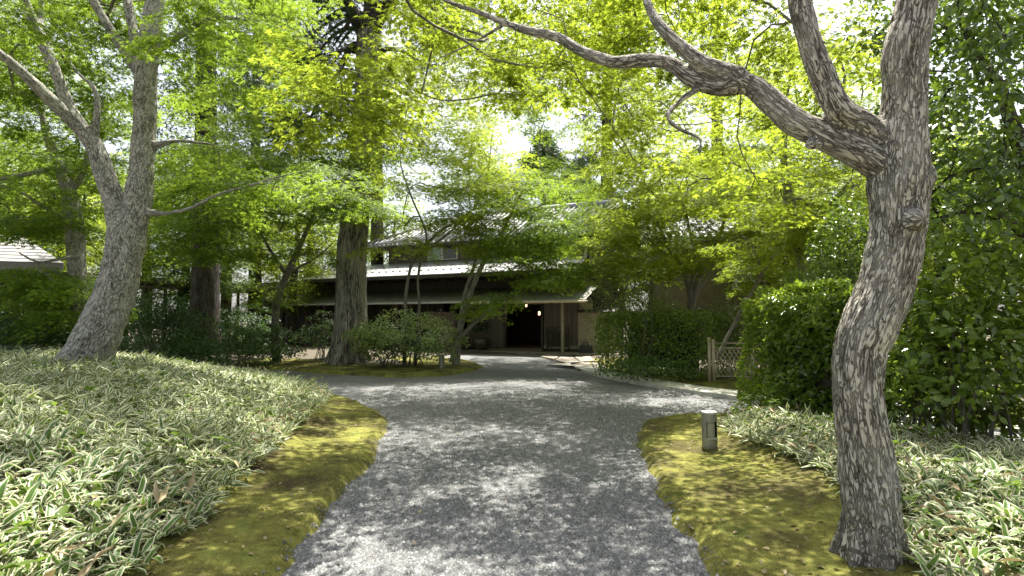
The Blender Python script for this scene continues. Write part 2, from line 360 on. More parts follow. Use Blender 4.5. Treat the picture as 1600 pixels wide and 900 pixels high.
# ================================================================== ground, drive, moss
LEFT_EDGE = [(395, 960), (445, 900), (475, 855), (510, 815), (548, 765), (588, 715), (605, 688), (606, 662), (590, 644), (555, 629), (520, 617), (480, 606), (400, 593), (250, 584), (0, 578), (-300, 576)]
FAR_EDGE = [(-300, 562), (100, 564), (340, 573), (450, 580), (540, 586), (620, 590), (690, 588), (738, 581), (757, 574.5), (745, 568), (722, 563.5), (690, 560), (690, 555), (760, 553), (890, 553)]
PATH_EDGE = [(888, 568), (905, 580), (960, 595), (1050, 610.5), (1150, 625), (1300, 645), (1500, 668), (1750, 695)]
RIGHT_EDGE = [(1750, 745), (1500, 702), (1300, 671), (1150, 650), (1050, 653), (1003, 662), (990, 685), (997, 710), (1012, 740), (1022, 775), (1045, 808), (1075, 850), (1098, 900), (1125, 960)]
G2 = lambda L: [gnd(*p)[:2] for p in L]
POLY = np.array([(-2.2, -3.0)] + G2(LEFT_EDGE) + G2(FAR_EDGE) + G2(PATH_EDGE) + G2(RIGHT_EDGE) + [(1.9, -3.0)])
# a finer, slightly uneven outline
Q = []
for i in range(len(POLY)):
    a, b2 = POLY[i], POLY[(i + 1) % len(POLY)]; k = max(1, int(np.linalg.norm(b2 - a) / (.16 if a[1] < 13 else .5)))
    for t in range(k): Q.append(a + (b2 - a) * t / k)
Q = np.array(Q); Q[:, 0] += .07 * fbm(np.column_stack([Q * 2.4, Q[:, 0] * 0]), 3, 5); Q[:, 1] += .05 * fbm(np.column_stack([Q * 2.4, Q[:, 0] * 0]), 3, 6)
POLYF = Q
def dist_seg(P, A, B):
    d = np.full(len(P), 1e9)
    for a, b2 in zip(A, B):
        ab = b2 - a; t = np.clip(((P - a) @ ab) / max(ab @ ab, 1e-9), 0, 1)
        d = np.minimum(d, np.linalg.norm(P - a - t[:, None] * ab, axis=1))
    return d
def inside(P, poly):
    c = np.zeros(len(P), bool); x, y = P[:, 0], P[:, 1]
    for a, b2 in zip(poly, np.roll(poly, -1, 0)):
        if a[1] == b2[1]: continue
        cond = ((a[1] > y) != (b2[1] > y)) & (x < (b2[0] - a[0]) * (y - a[1]) / (b2[1] - a[1]) + a[0]); c ^= cond
    return c
def sdf(P):
    d = dist_seg(P, POLYF, np.roll(POLYF, -1, 0)); return np.where(inside(P, POLYF), -d, d)
LE = np.array(G2(LEFT_EDGE))
LEFT_AREA = np.array([(-2.2, -3.0)] + [tuple(p) for p in LE] + [(-40, LE[-1][1]), (-40, -3)])
RIGHT_NEAR = np.array([tuple(p) for p in G2(RIGHT_EDGE)] + [(1.9, -3), (40, -3), (40, G2(RIGHT_EDGE)[0][1])])
def terrain(P, d=None):
    P = np.asarray(P, float)
    if d is None: d = sdf(P)
    P3 = np.column_stack([P, P[:, 0] * 0])
    pth = (P[:, 0] > .6) & (P[:, 1] > 8.5) & ~inside(P, RIGHT_NEAR)
    z = -.09 + np.where(pth, .115, .165) * sstep(-.08, .12, d) + .015 * fbm(P3 * 6.5, 3, 13) * np.exp(-(d / .3) ** 2) + .03 * fbm(P3 * 1.6, 3, 3) * sstep(0, .5, d)
    L = inside(P, LEFT_AREA); dl = dist_seg(P, LE[:-1], LE[1:])
    z = z + np.where(L, .60 * sstep(.2, 4.6, dl) * (1 - .2 * sstep(6, 12, dl)), 0)
    R = inside(P, RIGHT_NEAR); z = z + np.where(R, .14 * sstep(.3, 2.2, d), 0)
    fa = (~L) & (~R); z = z + np.where(fa, .08 * sstep(1, 4, d), 0)
    return z
def hgt(x, y): return float(terrain(np.array([[x, y]]))[0])
xs = np.concatenate([np.array([-400, -200, -100, -60, -40, -28, -20, -15, -12.5, -11]), np.arange(-10, 9.01, .095), np.array([10, 11.5, 14, 18, 25, 40, 70, 120, 250, 400])])
ys = np.concatenate([np.array([-300, -100, -40, -15, -5, -1, .8]), np.arange(1.6, 24, .1), np.array([25, 26.5, 28, 31, 36, 45, 60, 90, 150, 300, 600])])
GX, GY = np.meshgrid(xs, ys); GP = np.column_stack([GX.ravel(), GY.ravel()]); GD = sdf(GP); GZ = terrain(GP, GD)
def grid_faces(ny, nx):
    i = np.arange(ny - 1)[:, None]; j = np.arange(nx - 1)[None]
    return np.stack([i * nx + j, i * nx + j + 1, (i + 1) * nx + j + 1, (i + 1) * nx + j], -1).reshape(-1, 4)
GF = grid_faces(len(ys), len(xs))
GV = np.column_stack([GP, GZ])
link('ground', mesh_np('ground', GV, GF, smooth=True), M['soil'], kind='structure')
def sub_sheet(name, mask, dz, m, zover=None):
    f = GF[mask[GF].any(1)]; u, inv = np.unique(f, return_inverse=True)
    V = GV[u].copy(); V[:, 2] = (V[:, 2] + dz) if zover is None else zover(V)
    return link(name, mesh_np(name, V, inv.reshape(-1, 4), smooth=True), m, kind='structure')
near = (GP[:, 0] > -9.9) & (GP[:, 0] < 8.9) & (GP[:, 1] < 23.9)
sub_sheet('gravel_drive', (GD < .06) & (np.abs(GP[:, 0]) < 60) & (GP[:, 1] > -6) & (GP[:, 1] < 30), 0, M['gravel'],
          lambda V: .012 * fbm(np.column_stack([V[:, :2] * 1.1, V[:, 0] * 0]), 2, 9))
# bed outlines: where the bamboo starts
SASA_L = np.array([tuple(gnd(*p)[:2]) for p in [(190, 960), (245, 905), (345, 805), (420, 735), (470, 685), (508, 640), (512, 622), (470, 608), (380, 596)]] + [(-14, 17), (-14, 1.2), (-2.7, 1.2)])
SASA_R = np.array([tuple(gnd(*p)[:2]) for p in [(1420, 930), (1400, 850), (1310, 800), (1275, 770), (1215, 738), (1150, 705), (1125, 680), (1150, 664), (1320, 684), (1600, 735)]] + [(8, 5), (8, 1.5), (2.4, 1.5)])
inL, inR = inside(GP, LEFT_AREA), inside(GP, RIGHT_NEAR)
dSL = np.where(inside(GP, SASA_L), -1, 1) * dist_seg(GP, SASA_L, np.roll(SASA_L, -1, 0))
mossL = near & inL & (GD > -.12) & (dSL > -.25) & (GD < 2.2)
mossR = near & inR & (GD > -.12) & (GD < 3.4)
mossI = near & ~inL & ~inR & (GD > -.12) & (GD < 2.6) & (GP[:, 0] < .2) & (GP[:, 1] > 14)
mossP = near & ~inL & ~inR & (GD > .8) & (GD < 2.6) & (GP[:, 0] > 1.4) & (GP[:, 1] > 9)
for nm, mk in (('moss_bank', mossL), ('moss_bank', mossR), ('moss_island', mossI), ('moss_verge', mossP)): sub_sheet(nm, mk, .006, M['moss'])

# moss fuzz
def rand_in(mask_f, box, n, power=0):
    out = []
    while sum(map(len, out)) < n:
        P = np.column_stack([rng.uniform(box[0], box[1], n * 2), rng.uniform(box[2], box[3], n * 2)])
        if power: P = P[rng.random(len(P)) < np.clip((box[2] / np.maximum(P[:, 1], box[2])) ** power, 0, 1)]
        out.append(P[mask_f(P)])
        if len(out) > 60: break
    return np.vstack(out)[:n]
def fuzz(name, f, box, n, power):
    P = rand_in(f, box, n, power); P = P[fbm(np.column_stack([P * 2.1, P[:, 0] * 0]), 4, 27) + rng.normal(0, .12, len(P)) > -.38]; z = terrain(P); k = len(P)
    D = np.column_stack([rng.normal(0, .55, k), rng.normal(0, .55, k), np.ones(k)]); N = rng.normal(0, 1, (k, 3))
    tint = np.clip(.45 + .55 * fbm(np.column_stack([P * 1.7, P[:, 0] * 0]), 3, 21) + rng.normal(0, .15, k), 0, 1)
    me = leaf_mesh(name, T_BLADE, np.column_stack([P, z]), D, N, rng.uniform(.008, .02, k) * (1 + .04 * P[:, 1]), tint)
    link(name, me, M['moss_blade'], kind='stuff', label='short yellow green moss tufts covering the bank', category='moss')
def fl(P): return inside(P, LEFT_AREA) & (sdf(P) > -.01) & (~inside(P, SASA_L))
def fdr(P): return (sdf(P) < -.05)
def fr_(P): return inside(P, RIGHT_NEAR) & (sdf(P) > -.01) & (~inside(P, SASA_R)) & (P[:, 0] < 4)
fuzz('moss_tufts', fl, (-5, -1, 2.6, 13), 30000, 1.2)
fuzz('moss_tufts', fr_, (.9, 4, 2.8, 11), 32000, 1.2)
# gravel stones
def fg(P): return sdf(P) < .02 + .09 * rng.random(len(P)) ** 5
P = rand_in(fg, (-3.2, 4.2, 2.9, 13.5), 68000, 1.5); k = len(P)
base = np.array([(-.5, -.42, 0), (.52, -.35, 0), (.45, .5, 0), (-.4, .42, 0), (.08, .05, .62)])
V = base[None] * rng.uniform(.55, 1.3, (k, 5, 3)); a = rng.uniform(0, 6.28, k); ca_, sa_ = np.cos(a), np.sin(a)
V = np.stack([V[..., 0] * ca_[:, None] - V[..., 1] * sa_[:, None], V[..., 0] * sa_[:, None] + V[..., 1] * ca_[:, None], V[..., 2]], -1)
V *= (rng.lognormal(math.log(.0145), .3, k) * (1 + .035 * P[:, 1]))[:, None, None]
gz = np.maximum(.012 * fbm(np.column_stack([P * 1.1, P[:, 0] * 0]), 2, 9), terrain(P))
V += np.column_stack([P, gz])[:, None]
T = (np.array([(0, 1, 4), (1, 2, 4), (2, 3, 4), (3, 0, 4)])[None] + (np.arange(k) * 5)[:, None, None]).reshape(-1, 3)
link('gravel_stones', mesh_np('gravel_stones', V.reshape(-1, 3), T, {'tint': ('FACE', 'FLOAT', np.repeat(rng.beta(1.6, 1.6, k), 4))}), M['chip'], kind='stuff', label='loose grey crushed stones lying on the drive', category='gravel')

# pale stone edging path along the drive
path = thing('stone_path', 'pale stone slab path curving along the far side of the gravel drive', 'path', (*gnd(1050, 610)[:2], 0))
path['kind'] = 'structure'
pe = np.array([gnd(*p)[:2] for p in PATH_EDGE]); pe, _ = spline(np.column_stack([pe, pe[:, 0] * 0]), np.zeros(len(pe)), .25); pe = pe[:, :2]
tn = norm(np.gradient(pe, axis=0)); nr = np.column_stack([-tn[:, 1], tn[:, 0]])
nr *= np.sign((nr[:, 1:2] + 1e-6)); s = np.concatenate([[0], np.cumsum(np.linalg.norm(np.diff(pe, axis=0), axis=1))])
L0 = 0.05
while L0 < s[-1] - 1:
    ln = rng.uniform(.9, 1.6); q = []
    for dd, side in ((L0, 0), (L0 + ln - .018, 0), (L0 + ln - .018, 1), (L0, 1)):
        p = np.array([np.interp(dd, s, pe[:, 0]), np.interp(dd, s, pe[:, 1])]); nn = np.array([np.interp(dd, s, nr[:, 0]), np.interp(dd, s, nr[:, 1])])
        q.append(p + nn * (.02 + side * rng.uniform(.78, .84)))
    h = .075 + rng.uniform(-.006, .006)
    mb = MB(); mb.hexa([(*p, -.08) for p in q] + [(*p, h) for p in q]); me = mb.mesh('paving_slab')
    child('paving_slab', me, M['stone'], path); L0 += ln
flag = thing('flagstone_apron', 'irregular brown flagstones beside the porch at the end of the path', 'flagstones', (*gnd(900, 568)[:2], 0)); flag['kind'] = 'structure'
for pts in ([(868, 565), (884, 570), (906, 568), (896, 561), (876, 560)], [(888, 571.5), (903, 580), (926, 576), (921, 569), (908, 568.7)], [(898, 560.5), (908, 567.5), (930, 566.5), (922, 559)], [(845, 559), (866, 564), (874, 559), (856, 556.5)], [(925, 569), (929, 575.5), (945, 581), (948, 573)]):
    P = np.array([gnd(*p)[:2] for p in pts]); k = len(P); mb = MB()
    mb.add([(*p, -.06) for p in P] + [(*p, .07) for p in P], [tuple(range(k))[::-1], tuple(range(k, 2 * k))] + [(i, (i + 1) % k, k + (i + 1) % k, k + i) for i in range(k)])
    child('flagstone', mb.mesh('flagstone'), M['rough_stone'], flag)

# ================================================================== trees
SPR_P = []
def bark_attrs(V, limbs):
    """nearest limb axis -> (r cos, r sin, s) coordinates for the bark"""
    best = np.full(len(V), 1e9); out = np.zeros((len(V), 3)); rad = np.zeros(len(V)); nrm_ = np.zeros((len(V), 3))
    for li, (P, R) in enumerate(limbs):
        T, A, B = frames(P); s = np.concatenate([[0], np.cumsum(np.linalg.norm(np.diff(P, axis=0), axis=1))])
        for i0 in range(0, len(V), 4000):
            v = V[i0:i0 + 4000]; d2 = ((v[:, None] - P[None]) ** 2).sum(-1); j = d2.argmin(1); d = np.sqrt(d2[np.arange(len(v)), j]) / np.maximum(R[j], .02)
            q = v - P[j]; th = np.arctan2((q * B[j]).sum(1), (q * A[j]).sum(1)); ss = s[j] + (q * T[j]).sum(1)
            better = d < best[i0:i0 + 4000]; idx = np.where(better)[0] + i0
            best[idx] = d[better]; r = R[j][better]
            out[idx] = np.column_stack([r * np.cos(th[better]), r * np.sin(th[better]), ss[better] + li * 7.3]); rad[idx] = r
    return out, rad
def crack_field(bk, fs, zs, s):
    q = bk * np.array([fs, fs, fs * zs]); w = np.column_stack([vnoise(q * .5, s + 5), vnoise(q * .5, s + 6), vnoise(q * .5, s + 7) * .3])
    n1 = np.abs(vnoise(q + w * .7, s)); n2 = np.abs(vnoise(q * 1.9 + w, s + 1))
    return 1 - sstep(0, .22, n1) * (.55 + .45 * sstep(0, .2, n2))
def solid_limbs(name, limbs, voxel, amp, fs, zs, lump, seed, ncirc=20):
    """union of thick limbs as one skin: remesh, smooth, then carve the bark"""
    V = []; Fq = []; n0 = 0
    for P, R in limbs:
        Pn = np.vstack([P, P[-1:] + (P[-1:] - P[-2:-1]) * .2]); Rn = np.append(R, R[-1] * .3)
        Pn = np.vstack([Pn[:1] - (Pn[1:2] - Pn[:1]) * .2, Pn]); Rn = np.append(Rn[0] * .3, Rn)
        v, f = tube_arrays(Pn, Rn, ncirc); m_ = len(Pn)
        V.append(v); Fq += [tuple(int(i) + n0 for i in q) for q in f] + [tuple(n0 + i for i in range(ncirc))[::-1], tuple(n0 + (m_ - 1) * ncirc + i for i in range(ncirc))]; n0 += len(v)
    me = bpy.data.meshes.new(name); me.from_pydata([tuple(p) for p in np.vstack(V)], [], Fq); me.update()
    o = bpy.data.objects.new(name, me); C.objects.link(o)
    md = o.modifiers.new('r', 'REMESH'); md.mode = 'VOXEL'; md.voxel_size = voxel
    sm = o.modifiers.new('s', 'SMOOTH'); sm.iterations = 12; sm.factor = .5
    bpy.context.view_layer.update(); dg = bpy.context.evaluated_depsgraph_get()
    me2 = bpy.data.meshes.new_from_object(o.evaluated_get(dg)); bpy.data.objects.remove(o)
    k = len(me2.vertices); co = np.zeros(k * 3, np.float32); me2.vertices.foreach_get('co', co); co = co.reshape(-1, 3).astype(float)
    nn = np.zeros(k * 3, np.float32); me2.vertices.foreach_get('normal', nn); nn = nn.reshape(-1, 3)
    bk, r = bark_attrs(co, limbs); cr = crack_field(bk, fs, zs, seed)
    co = co + nn * (lump * r * fbm(co * 3.2, 2, seed + 11) + .3 * lump * r * fbm(co * 9, 2, seed + 12))[:, None] - nn * (amp * cr * np.clip(r / .15, .25, 1))[:, None]
    me2.vertices.foreach_set('co', co.astype(np.float32).ravel())
    for nm, ty, da in (('bark', 'FLOAT_VECTOR', bk), ('crack', 'FLOAT', cr)):
        a = me2.attributes.new(nm, ty, 'POINT'); a.data.foreach_set('vector' if ty == 'FLOAT_VECTOR' else 'value', np.asarray(da, np.float32).ravel())
    me2.polygons.foreach_set('use_smooth', np.ones(len(me2.polygons), bool)); me2.update(); me2.materials.clear()
    return me2
def tube_bark(name, P, R, n, amp, fs, zs, seed, flare=None):
    V, Fq = tube_arrays(P, R, n); T, A, B = frames(P); th = np.linspace(0, 2 * math.pi, n, endpoint=False)
    s = np.concatenate([[0], np.cumsum(np.linalg.norm(np.diff(P, axis=0), axis=1))])
    rr = np.repeat(R, n); tt = np.tile(th, len(P)); ss = np.repeat(s, n)
    bk = np.column_stack([rr * np.cos(tt), rr * np.sin(tt), ss]); cr = crack_field(bk, fs, zs, seed) if amp else np.zeros(len(V))
    out = np.cos(tt)[:, None] * np.repeat(A, n, 0) + np.sin(tt)[:, None] * np.repeat(B, n, 0)
    V = V + out * (.07 * rr * fbm(bk * np.array([2.2, 2.2, .9]), 2, seed + 3) - amp * cr)[:, None]
    if flare is not None:   # root buttresses
        fl_ = np.exp(-ss / flare) * (.25 + .35 * np.cos(tt * 5 + seed)); V = V + out * (rr * fl_)[:, None]
    return mesh_np(name, V, Fq, {'bark': ('POINT', 'FLOAT_VECTOR', bk), 'crack': ('POINT', 'FLOAT', cr)}, smooth=True)

class Tree:
    def __init__(s, seed): s.P = []; s.par = []; s.R = []; s.limbs = []; s.r = np.random.default_rng(seed); s.ends = []
    def limb(s, pts, rad, step=.12, attach=None):
        P, R = spline(pts, rad, step); base = -1
        if s.P: base = int(np.argmin(np.linalg.norm(np.array(s.P) - P[0], axis=1)))
        s.limbs.append((P, R))
        for k in range(0, len(P), 2):
            s.P.append(P[k]); s.R.append(R[k]); s.par.append(base); base = len(s.P) - 1
        return P, R
    def sprays(s, cs, arch=.12, seg=5, wob=.06):
        """twigs grown from the nearest wood to each spray centre"""
        if not len(cs): return []
        cs = np.array(cs); n0 = len(s.P); lim = np.array(s.P)
        d = np.array([np.min(np.linalg.norm(lim - c, axis=1)) for c in cs]); order = np.argsort(d); dirs = [None] * len(cs)
        for i in order:
            c = cs[i]; A = np.array(s.P); v = c - A; dd = np.linalg.norm(v, axis=1) + .6 * np.maximum(0, A[:, 2] - c[2] - .3)
            j = int(dd.argmin()); L = np.linalg.norm(c - A[j])
            if L < .05: dirs[i] = np.array([0, 0, 1.]); s.ends.append(j); continue
            m = max(2, min(seg, int(L / .25))); pv = A[j] - A[s.par[j]] if s.par[j] >= 0 else np.array([0, 0, 1.]); pv = pv / max(np.linalg.norm(pv), 1e-6)
            ctrl = A[j] + pv * L * .3 + (c - A[j]) * .25 + np.array([0, 0, arch * L]); prev = j
            for t in np.arange(1, m + 1) / m:
                p = (1 - t) ** 2 * A[j] + 2 * t * (1 - t) * ctrl + t * t * c
                if t < 1: p = p + s.r.normal(0, wob * L / m, 3)
                s.P.append(p); s.R.append(None); s.par.append(prev); prev = len(s.P) - 1
            dirs[i] = norm(c - ctrl); s.ends.append(prev)
        return dirs
    def twigs_mesh(s, name, r0=.0045, pw=.45, sides=5):
        n = len(s.P); cnt = np.zeros(n); kids = [[] for _ in range(n)]
        for e in s.ends: cnt[e] += 1
        for i in range(n - 1, -1, -1):
            if s.par[i] >= 0: cnt[s.par[i]] += cnt[i]; kids[s.par[i]].append(i)
        V = []; Fs = []; BK = []; n0 = 0
        done = set()
        for i in range(n):
            if s.R[i] is not None or i in done: continue
            ch = [s.par[i], i]; done.add(i); k = i
            while True:
                c = [q for q in kids[k] if s.R[q] is None and q not in done]
                if not c: break
                k = max(c, key=lambda q: cnt[q]); ch.append(k); done.add(k)
            P = np.array([s.P[q] for q in ch]); R = r0 * np.maximum(cnt[ch], .6) ** pw; R[0] = R[1]
            if s.R[ch[0]] is not None: R = np.minimum(R, s.R[ch[0]] * .8 + .003)
            R[-1] *= .5
            v, f = tube_arrays(P, R, sides); V.append(v); Fs.append(f + n0); n0 += len(v)
            BK.append(v * 1.0)
        if not V: return None
        V = np.vstack(V); return mesh_np(name, V, np.vstack(Fs), {'bark': ('POINT', 'FLOAT_VECTOR', V), 'crack': ('POINT', 'FLOAT', np.zeros(len(V)))}, smooth=True)

GAPS = [(790, 208, 30), (826, 240, 24), (470, 308, 28), (284, 255, 24), (612, 325, 20), (705, 315, 14), (912, 268, 14), (1010, 160, 10), (390, 110, 20), (425, 40, 18), (600, 50, 10), (520, 170, 12), (1230, 240, 10), (640, 205, 10), (760, 150, 12), (120, 30, 10)]
def in_gap(c, f=1.0):
    px, py, _ = proj(c); return any((px - a) ** 2 + (py - b_) ** 2 < (r * f) ** 2 for a, b_, r in GAPS)
def region(r, x0, x1, y0, y1, Y0, Y1, n, gaps=True, zmin=1.2):
    out = []; tr = 0
    while len(out) < n and tr < n * 20:
        tr += 1; c = at(r.uniform(x0, x1), r.uniform(y0, y1), r.uniform(Y0, Y1))
        if c[2] < zmin or (gaps and in_gap(c)): continue
        if out and tr < n * 12 and np.min(np.linalg.norm(np.array(out) - c, axis=1)) < .22: continue
        out.append(c)
    return out
def spray_leaves(r, cs, dirs, Rr, dens, size, droop=.35, flat=.07, tint0=.5):
    """layered flat fans of leaves round each centre"""
    Ps = []; Ds = []; Ns = []; Ss = []; Ts = []
    for c, d in zip(cs, dirs):
        R = r.uniform(*Rr); k = int(dens * R * R * r.uniform(.75, 1.25)); tb = np.clip(tint0 + r.normal(0, .16), 0.05, .95)
        d2 = np.array([d[0], d[1], 0]); d2 = d2 / max(np.linalg.norm(d2), 1e-6); a0 = math.atan2(d2[1], d2[0])
        # several twiglets, leaves crowd along them
        nt = max(4, int(5 + R * 5)); ta = a0 + r.normal(0, 1.25, nt); w = r.integers(0, nt, k)
        rad = R * np.sqrt(r.random(k)) * (1.05 - .25 * np.abs(np.sin((ta[w] - a0) / 2))); ang = ta[w] + r.normal(0, .2, k) / (0.25 + rad / R)
        o = -.25 * R * d2
        tilt = r.normal(0, .10, 2)
        x, y = rad * np.cos(ang), rad * np.sin(ang)
        z = -droop * R * (rad / R) ** 2 + tilt[0] * x + tilt[1] * y + r.normal(0, flat * R, k)
        Ps.append(np.column_stack([x, y, z]) + c + o)
        la = ang + r.normal(0, .7, k); dn = -.25 - droop * rad / R * .8 + r.normal(0, .25, k)
        Ds.append(np.column_stack([np.cos(la), np.sin(la), dn]))
        Ns.append(np.column_stack([r.normal(0, .32, k) + .25 * np.cos(ang), r.normal(0, .32, k) + .25 * np.sin(ang), np.ones(k)]))
        Ss.append(size * r.uniform(.7, 1.25, k)); Ts.append(np.clip(tb + r.normal(0, .14, k), 0, 1))
    return tuple(map(np.vstack, (Ps, Ds, Ns))) + tuple(map(np.concatenate, (Ss, Ts)))
_spr = {}
def spray_variants(m, t, Rm, dens, size, droop, flat, tint0):
    key = (m.name, id(t), Rm, dens, size, droop, flat, tint0)
    if key not in _spr:
        r = np.random.default_rng(900 + len(_spr)); _spr[key] = []
        for k in range(7):
            L = spray_leaves(r, [np.zeros(3)], [np.array([1., 0, 0])], (Rm, Rm), dens, size, droop, flat, tint0)
            me = leaf_mesh('leaf_spray', t, *L); me.materials.append(m); _spr[key].append(me)
    return _spr[key]
def crown_from(tree, root, cs, m, Rr, dens, size, t, tname, parts=0, branch_mat=None, r0=.0045, tint0=.5, droop=.26, seg=5, flat=.045):
    dirs = tree.sprays(cs, seg=seg); r = tree.r; cs = np.array(cs); single = np.zeros(len(cs), bool)
    if parts:    # the sprays that show largest have their biggest leaves as parts
        px, py, dz = proj(cs); vis = (px > 0) & (px < 1600) & (py > 0) & (py < 900)
        single[np.argsort(np.where(vis, dz, 1e9))[:26]] = True; ii = np.where(single)[0]
        L = spray_leaves(r, cs[ii], [dirs[i] for i in ii], Rr, dens, size, droop, flat, tint0)
        keep = leaf_parts(t, tname, *L, root, m, parts); L = tuple(a[keep] for a in L)
        child('crown', leaf_mesh('crown', t, *L), m, root, kind='stuff')
    var = spray_variants(m, t, (Rr[0] + Rr[1]) / 2, dens, size, droop, flat, tint0); lo, hi = Rr[0] / sum(Rr) * 2, Rr[1] / sum(Rr) * 2
    for c, d, sg in zip(cs, dirs, single):
        if sg or np.linalg.norm(c - np.array([0, 0, EYE])) < 1.9 + Rr[1]: continue
        o = bpy.data.objects.new('leaf_spray', var[r.integers(len(var))]); C.objects.link(o); o.parent = root; o['kind'] = 'stuff'
        o.location = Vector([float(q) for q in c]) - root.location
        o.rotation_euler = (r.normal(0, .13), r.normal(0, .13), math.atan2(d[1], d[0]) + r.normal(0, .4)); f = r.uniform(lo, hi); o.scale = (f, f, f)
    tm = tree.twigs_mesh('branches', r0)
    if tm: child('branches', tm, branch_mat or M['bark_thin'], root, kind='stuff')
def pxl(L, Y=None):   # [(px, py, Y)] -> points
    return [at(a, b_, c) for a, b_, c in L]

# ---- big pale maple on the bamboo mound
t = Tree(1); Y = 9.5
b0 = at(128, 600, Y); zg = hgt(b0[0], b0[1])
root = thing('maple_tree', 'large maple with thick pale grey leaning trunk rising from the bamboo mound', 'tree', (b0[0], b0[1], zg))
t.limb(pxl([(98, 612, Y), (128, 570, Y), (150, 530, Y), (172, 480, Y), (188, 430, Y), (196, 385, Y), (202, 345, Y)]), [0.4954, 0.4025, 0.3483, 0.3096, 0.2864, 0.2941, 0.2786])
t.limb(pxl([(205, 360, Y), (216, 310, Y), (222, 250, Y), (226, 190, Y), (228, 110, Y), (236, 50, Y), (246, -20, 9.6), (256, -140, 9.8), (280, -330, 10.2), (330, -560, 10.5)]), [0.2322, 0.209, 0.1896, 0.1819, 0.1819, 0.1625, 0.1471, 0.1238, 0.08514, 0.04644])
t.limb(pxl([(197, 380, Y), (180, 320, Y), (160, 262, Y), (146, 225, Y), (120, 195, 9.4), (88, 165, 9.2), (50, 128, 9.), (10, 92, 8.8), (-60, 40, 8.5), (-180, -70, 8)]), [0.2322, 0.178, 0.1548, 0.1471, 0.1161, 0.1045, 0.09288, 0.0774, 0.06192, 0.03096])
t.limb(pxl([(135, 208, Y), (108, 168, Y), (92, 125, 9.4), (70, 75, 9.3), (48, 25, 9.2), (20, -40, 9), (-30, -160, 8.8), (-60, -320, 8.6)]), [0.1161, 0.09675, 0.09288, 0.08901, 0.08127, 0.07353, 0.05418, 0.03096])
t.limb(pxl([(70, 75, 9.3), (64, 20, 9.4), (75, -60, 9.5), (95, -190, 9.7)]), [0.05418, 0.05031, 0.0387, 0.02322])
t.limb(pxl([(148, 215, Y), (152, 165, Y), (147, 138, Y), (120, 112, Y), (100, 82, 9.6), (82, 62, 9.8)]), [0.0774, 0.05418, 0.04644, 0.03483, 0.02709, 0.01935])
t.limb(pxl([(216, 112, Y), (196, 82, Y), (172, 45, 9.4), (148, 5, 9.3), (115, -60, 9.1), (60, -200, 8.8)]), [0.1006, 0.08127, 0.0774, 0.07353, 0.06192, 0.03096])
t.limb(pxl([(217, 105, Y), (208, 50, 9.6), (199, 0, 9.7), (192, -90, 10), (180, -260, 10.3)]), [0.1006, 0.08514, 0.0774, 0.06192, 0.0387])
big_limbs = list(t.limbs)
t.limb(pxl([(240, 78, Y), (272, 62, 9.3), (305, 40, 9.1), (345, 28, 9), (400, 34, 8.8), (470, 52, 8.6)]), [.10, .062, .058, .05, .035, .015])
t.limb(pxl([(244, 228, Y), (275, 220, 9.6), (320, 224, 9.8), (375, 230, 10)]), [.07, .04, .033, .018])
t.limb(pxl([(226, 332, Y), (262, 333, 9.3), (300, 324, 9.2), (340, 304, 9.1), (400, 287, 9.2), (445, 274, 9.4), (520, 262, 9.8), (580, 280, 10.2), (650, 305, 10.6)]), [.075, .042, .04, .036, .032, .028, .022, .018, .009])
for P_, R_ in t.limbs[len(big_limbs):]: big_limbs.append((P_, R_))
child('trunk', solid_limbs('trunk', big_limbs, .028, .010, 13, .5, .10, 31), M['bark_lichen'], root)
cs = region(t.r, -80, 200, -60, 200, 10.2, 13.5, 84) + region(t.r, -60, 60, -40, 60, 7.5, 9, 6) + region(t.r, 120, 470, -80, 70, 10.7, 13, 40) + region(t.r, 250, 470, -60, 60, 8, 10, 14) + region(t.r, 260, 480, 40, 130, 8.3, 9.6, 10) + region(t.r, 300, 600, 235, 330, 8.8, 10.8, 18) + region(t.r, -300, 500, -620, -80, 7, 12, 100, False)
crown_from(t, root, cs, M['maple_mid'], (.6, 1.05), 430, .08, T_MAPLE5, 'maple5', 120, tint0=.5)

# ---- right foreground maple
t = Tree(2); Y = 3.74
b0 = at(1364, 890, Y); zg = hgt(b0[0], b0[1])
root = thing('maple_tree', 'furrowed brown barked maple forking above the moss bank beside the hedge', 'tree', (b0[0], b0[1], zg))
t.limb(pxl([(1364, 925, Y), (1364, 885, Y), (1362, 800, Y), (1351, 700, Y), (1340, 620, Y), (1342, 555, Y), (1363, 495, Y), (1384, 440, Y), (1397, 390, Y), (1404, 340, Y), (1404, 290, Y), (1407, 240, Y), (1410, 170, Y), (1413, 100, Y), (1424, 40, Y), (1434, -10, Y), (1455, -110, 3.8), (1490, -330, 4.1), (1500, -560, 4.5)]),
       [0.2349, 0.1958, 0.1738, 0.1621, 0.1511, 0.1543, 0.1668, 0.1605, 0.1605, 0.166, 0.184, 0.1683, 0.1355, 0.1386, 0.1331, 0.1292, 0.1096, 0.07047, 0.03915], .07)
t.limb(pxl([(1408, 282, Y), (1345, 241, Y), (1285, 212, 3.8), (1235, 186, 3.85), (1195, 150, 3.9), (1165, 130, 3.95), (1125, 138, 4.0), (1080, 122, 4.1), (1045, 98, 4.2), (1005, 94, 4.3), (960, 97, 4.4), (912, 82, 4.5), (870, 58, 4.6), (825, 48, 4.7), (790, 36, 4.8), (750, 20, 4.9), (700, 2, 5), (620, -40, 5.2), (520, -120, 5.5)]),
       [0.08958, 0.1013, 0.09513, 0.08818, 0.0813, 0.07234, 0.05857, 0.05912, 0.05195, 0.05195, 0.04926, 0.04479, 0.04299, 0.03942, 0.03225, 0.02687, 0.0233, 0.01791, 0.008957], .07)
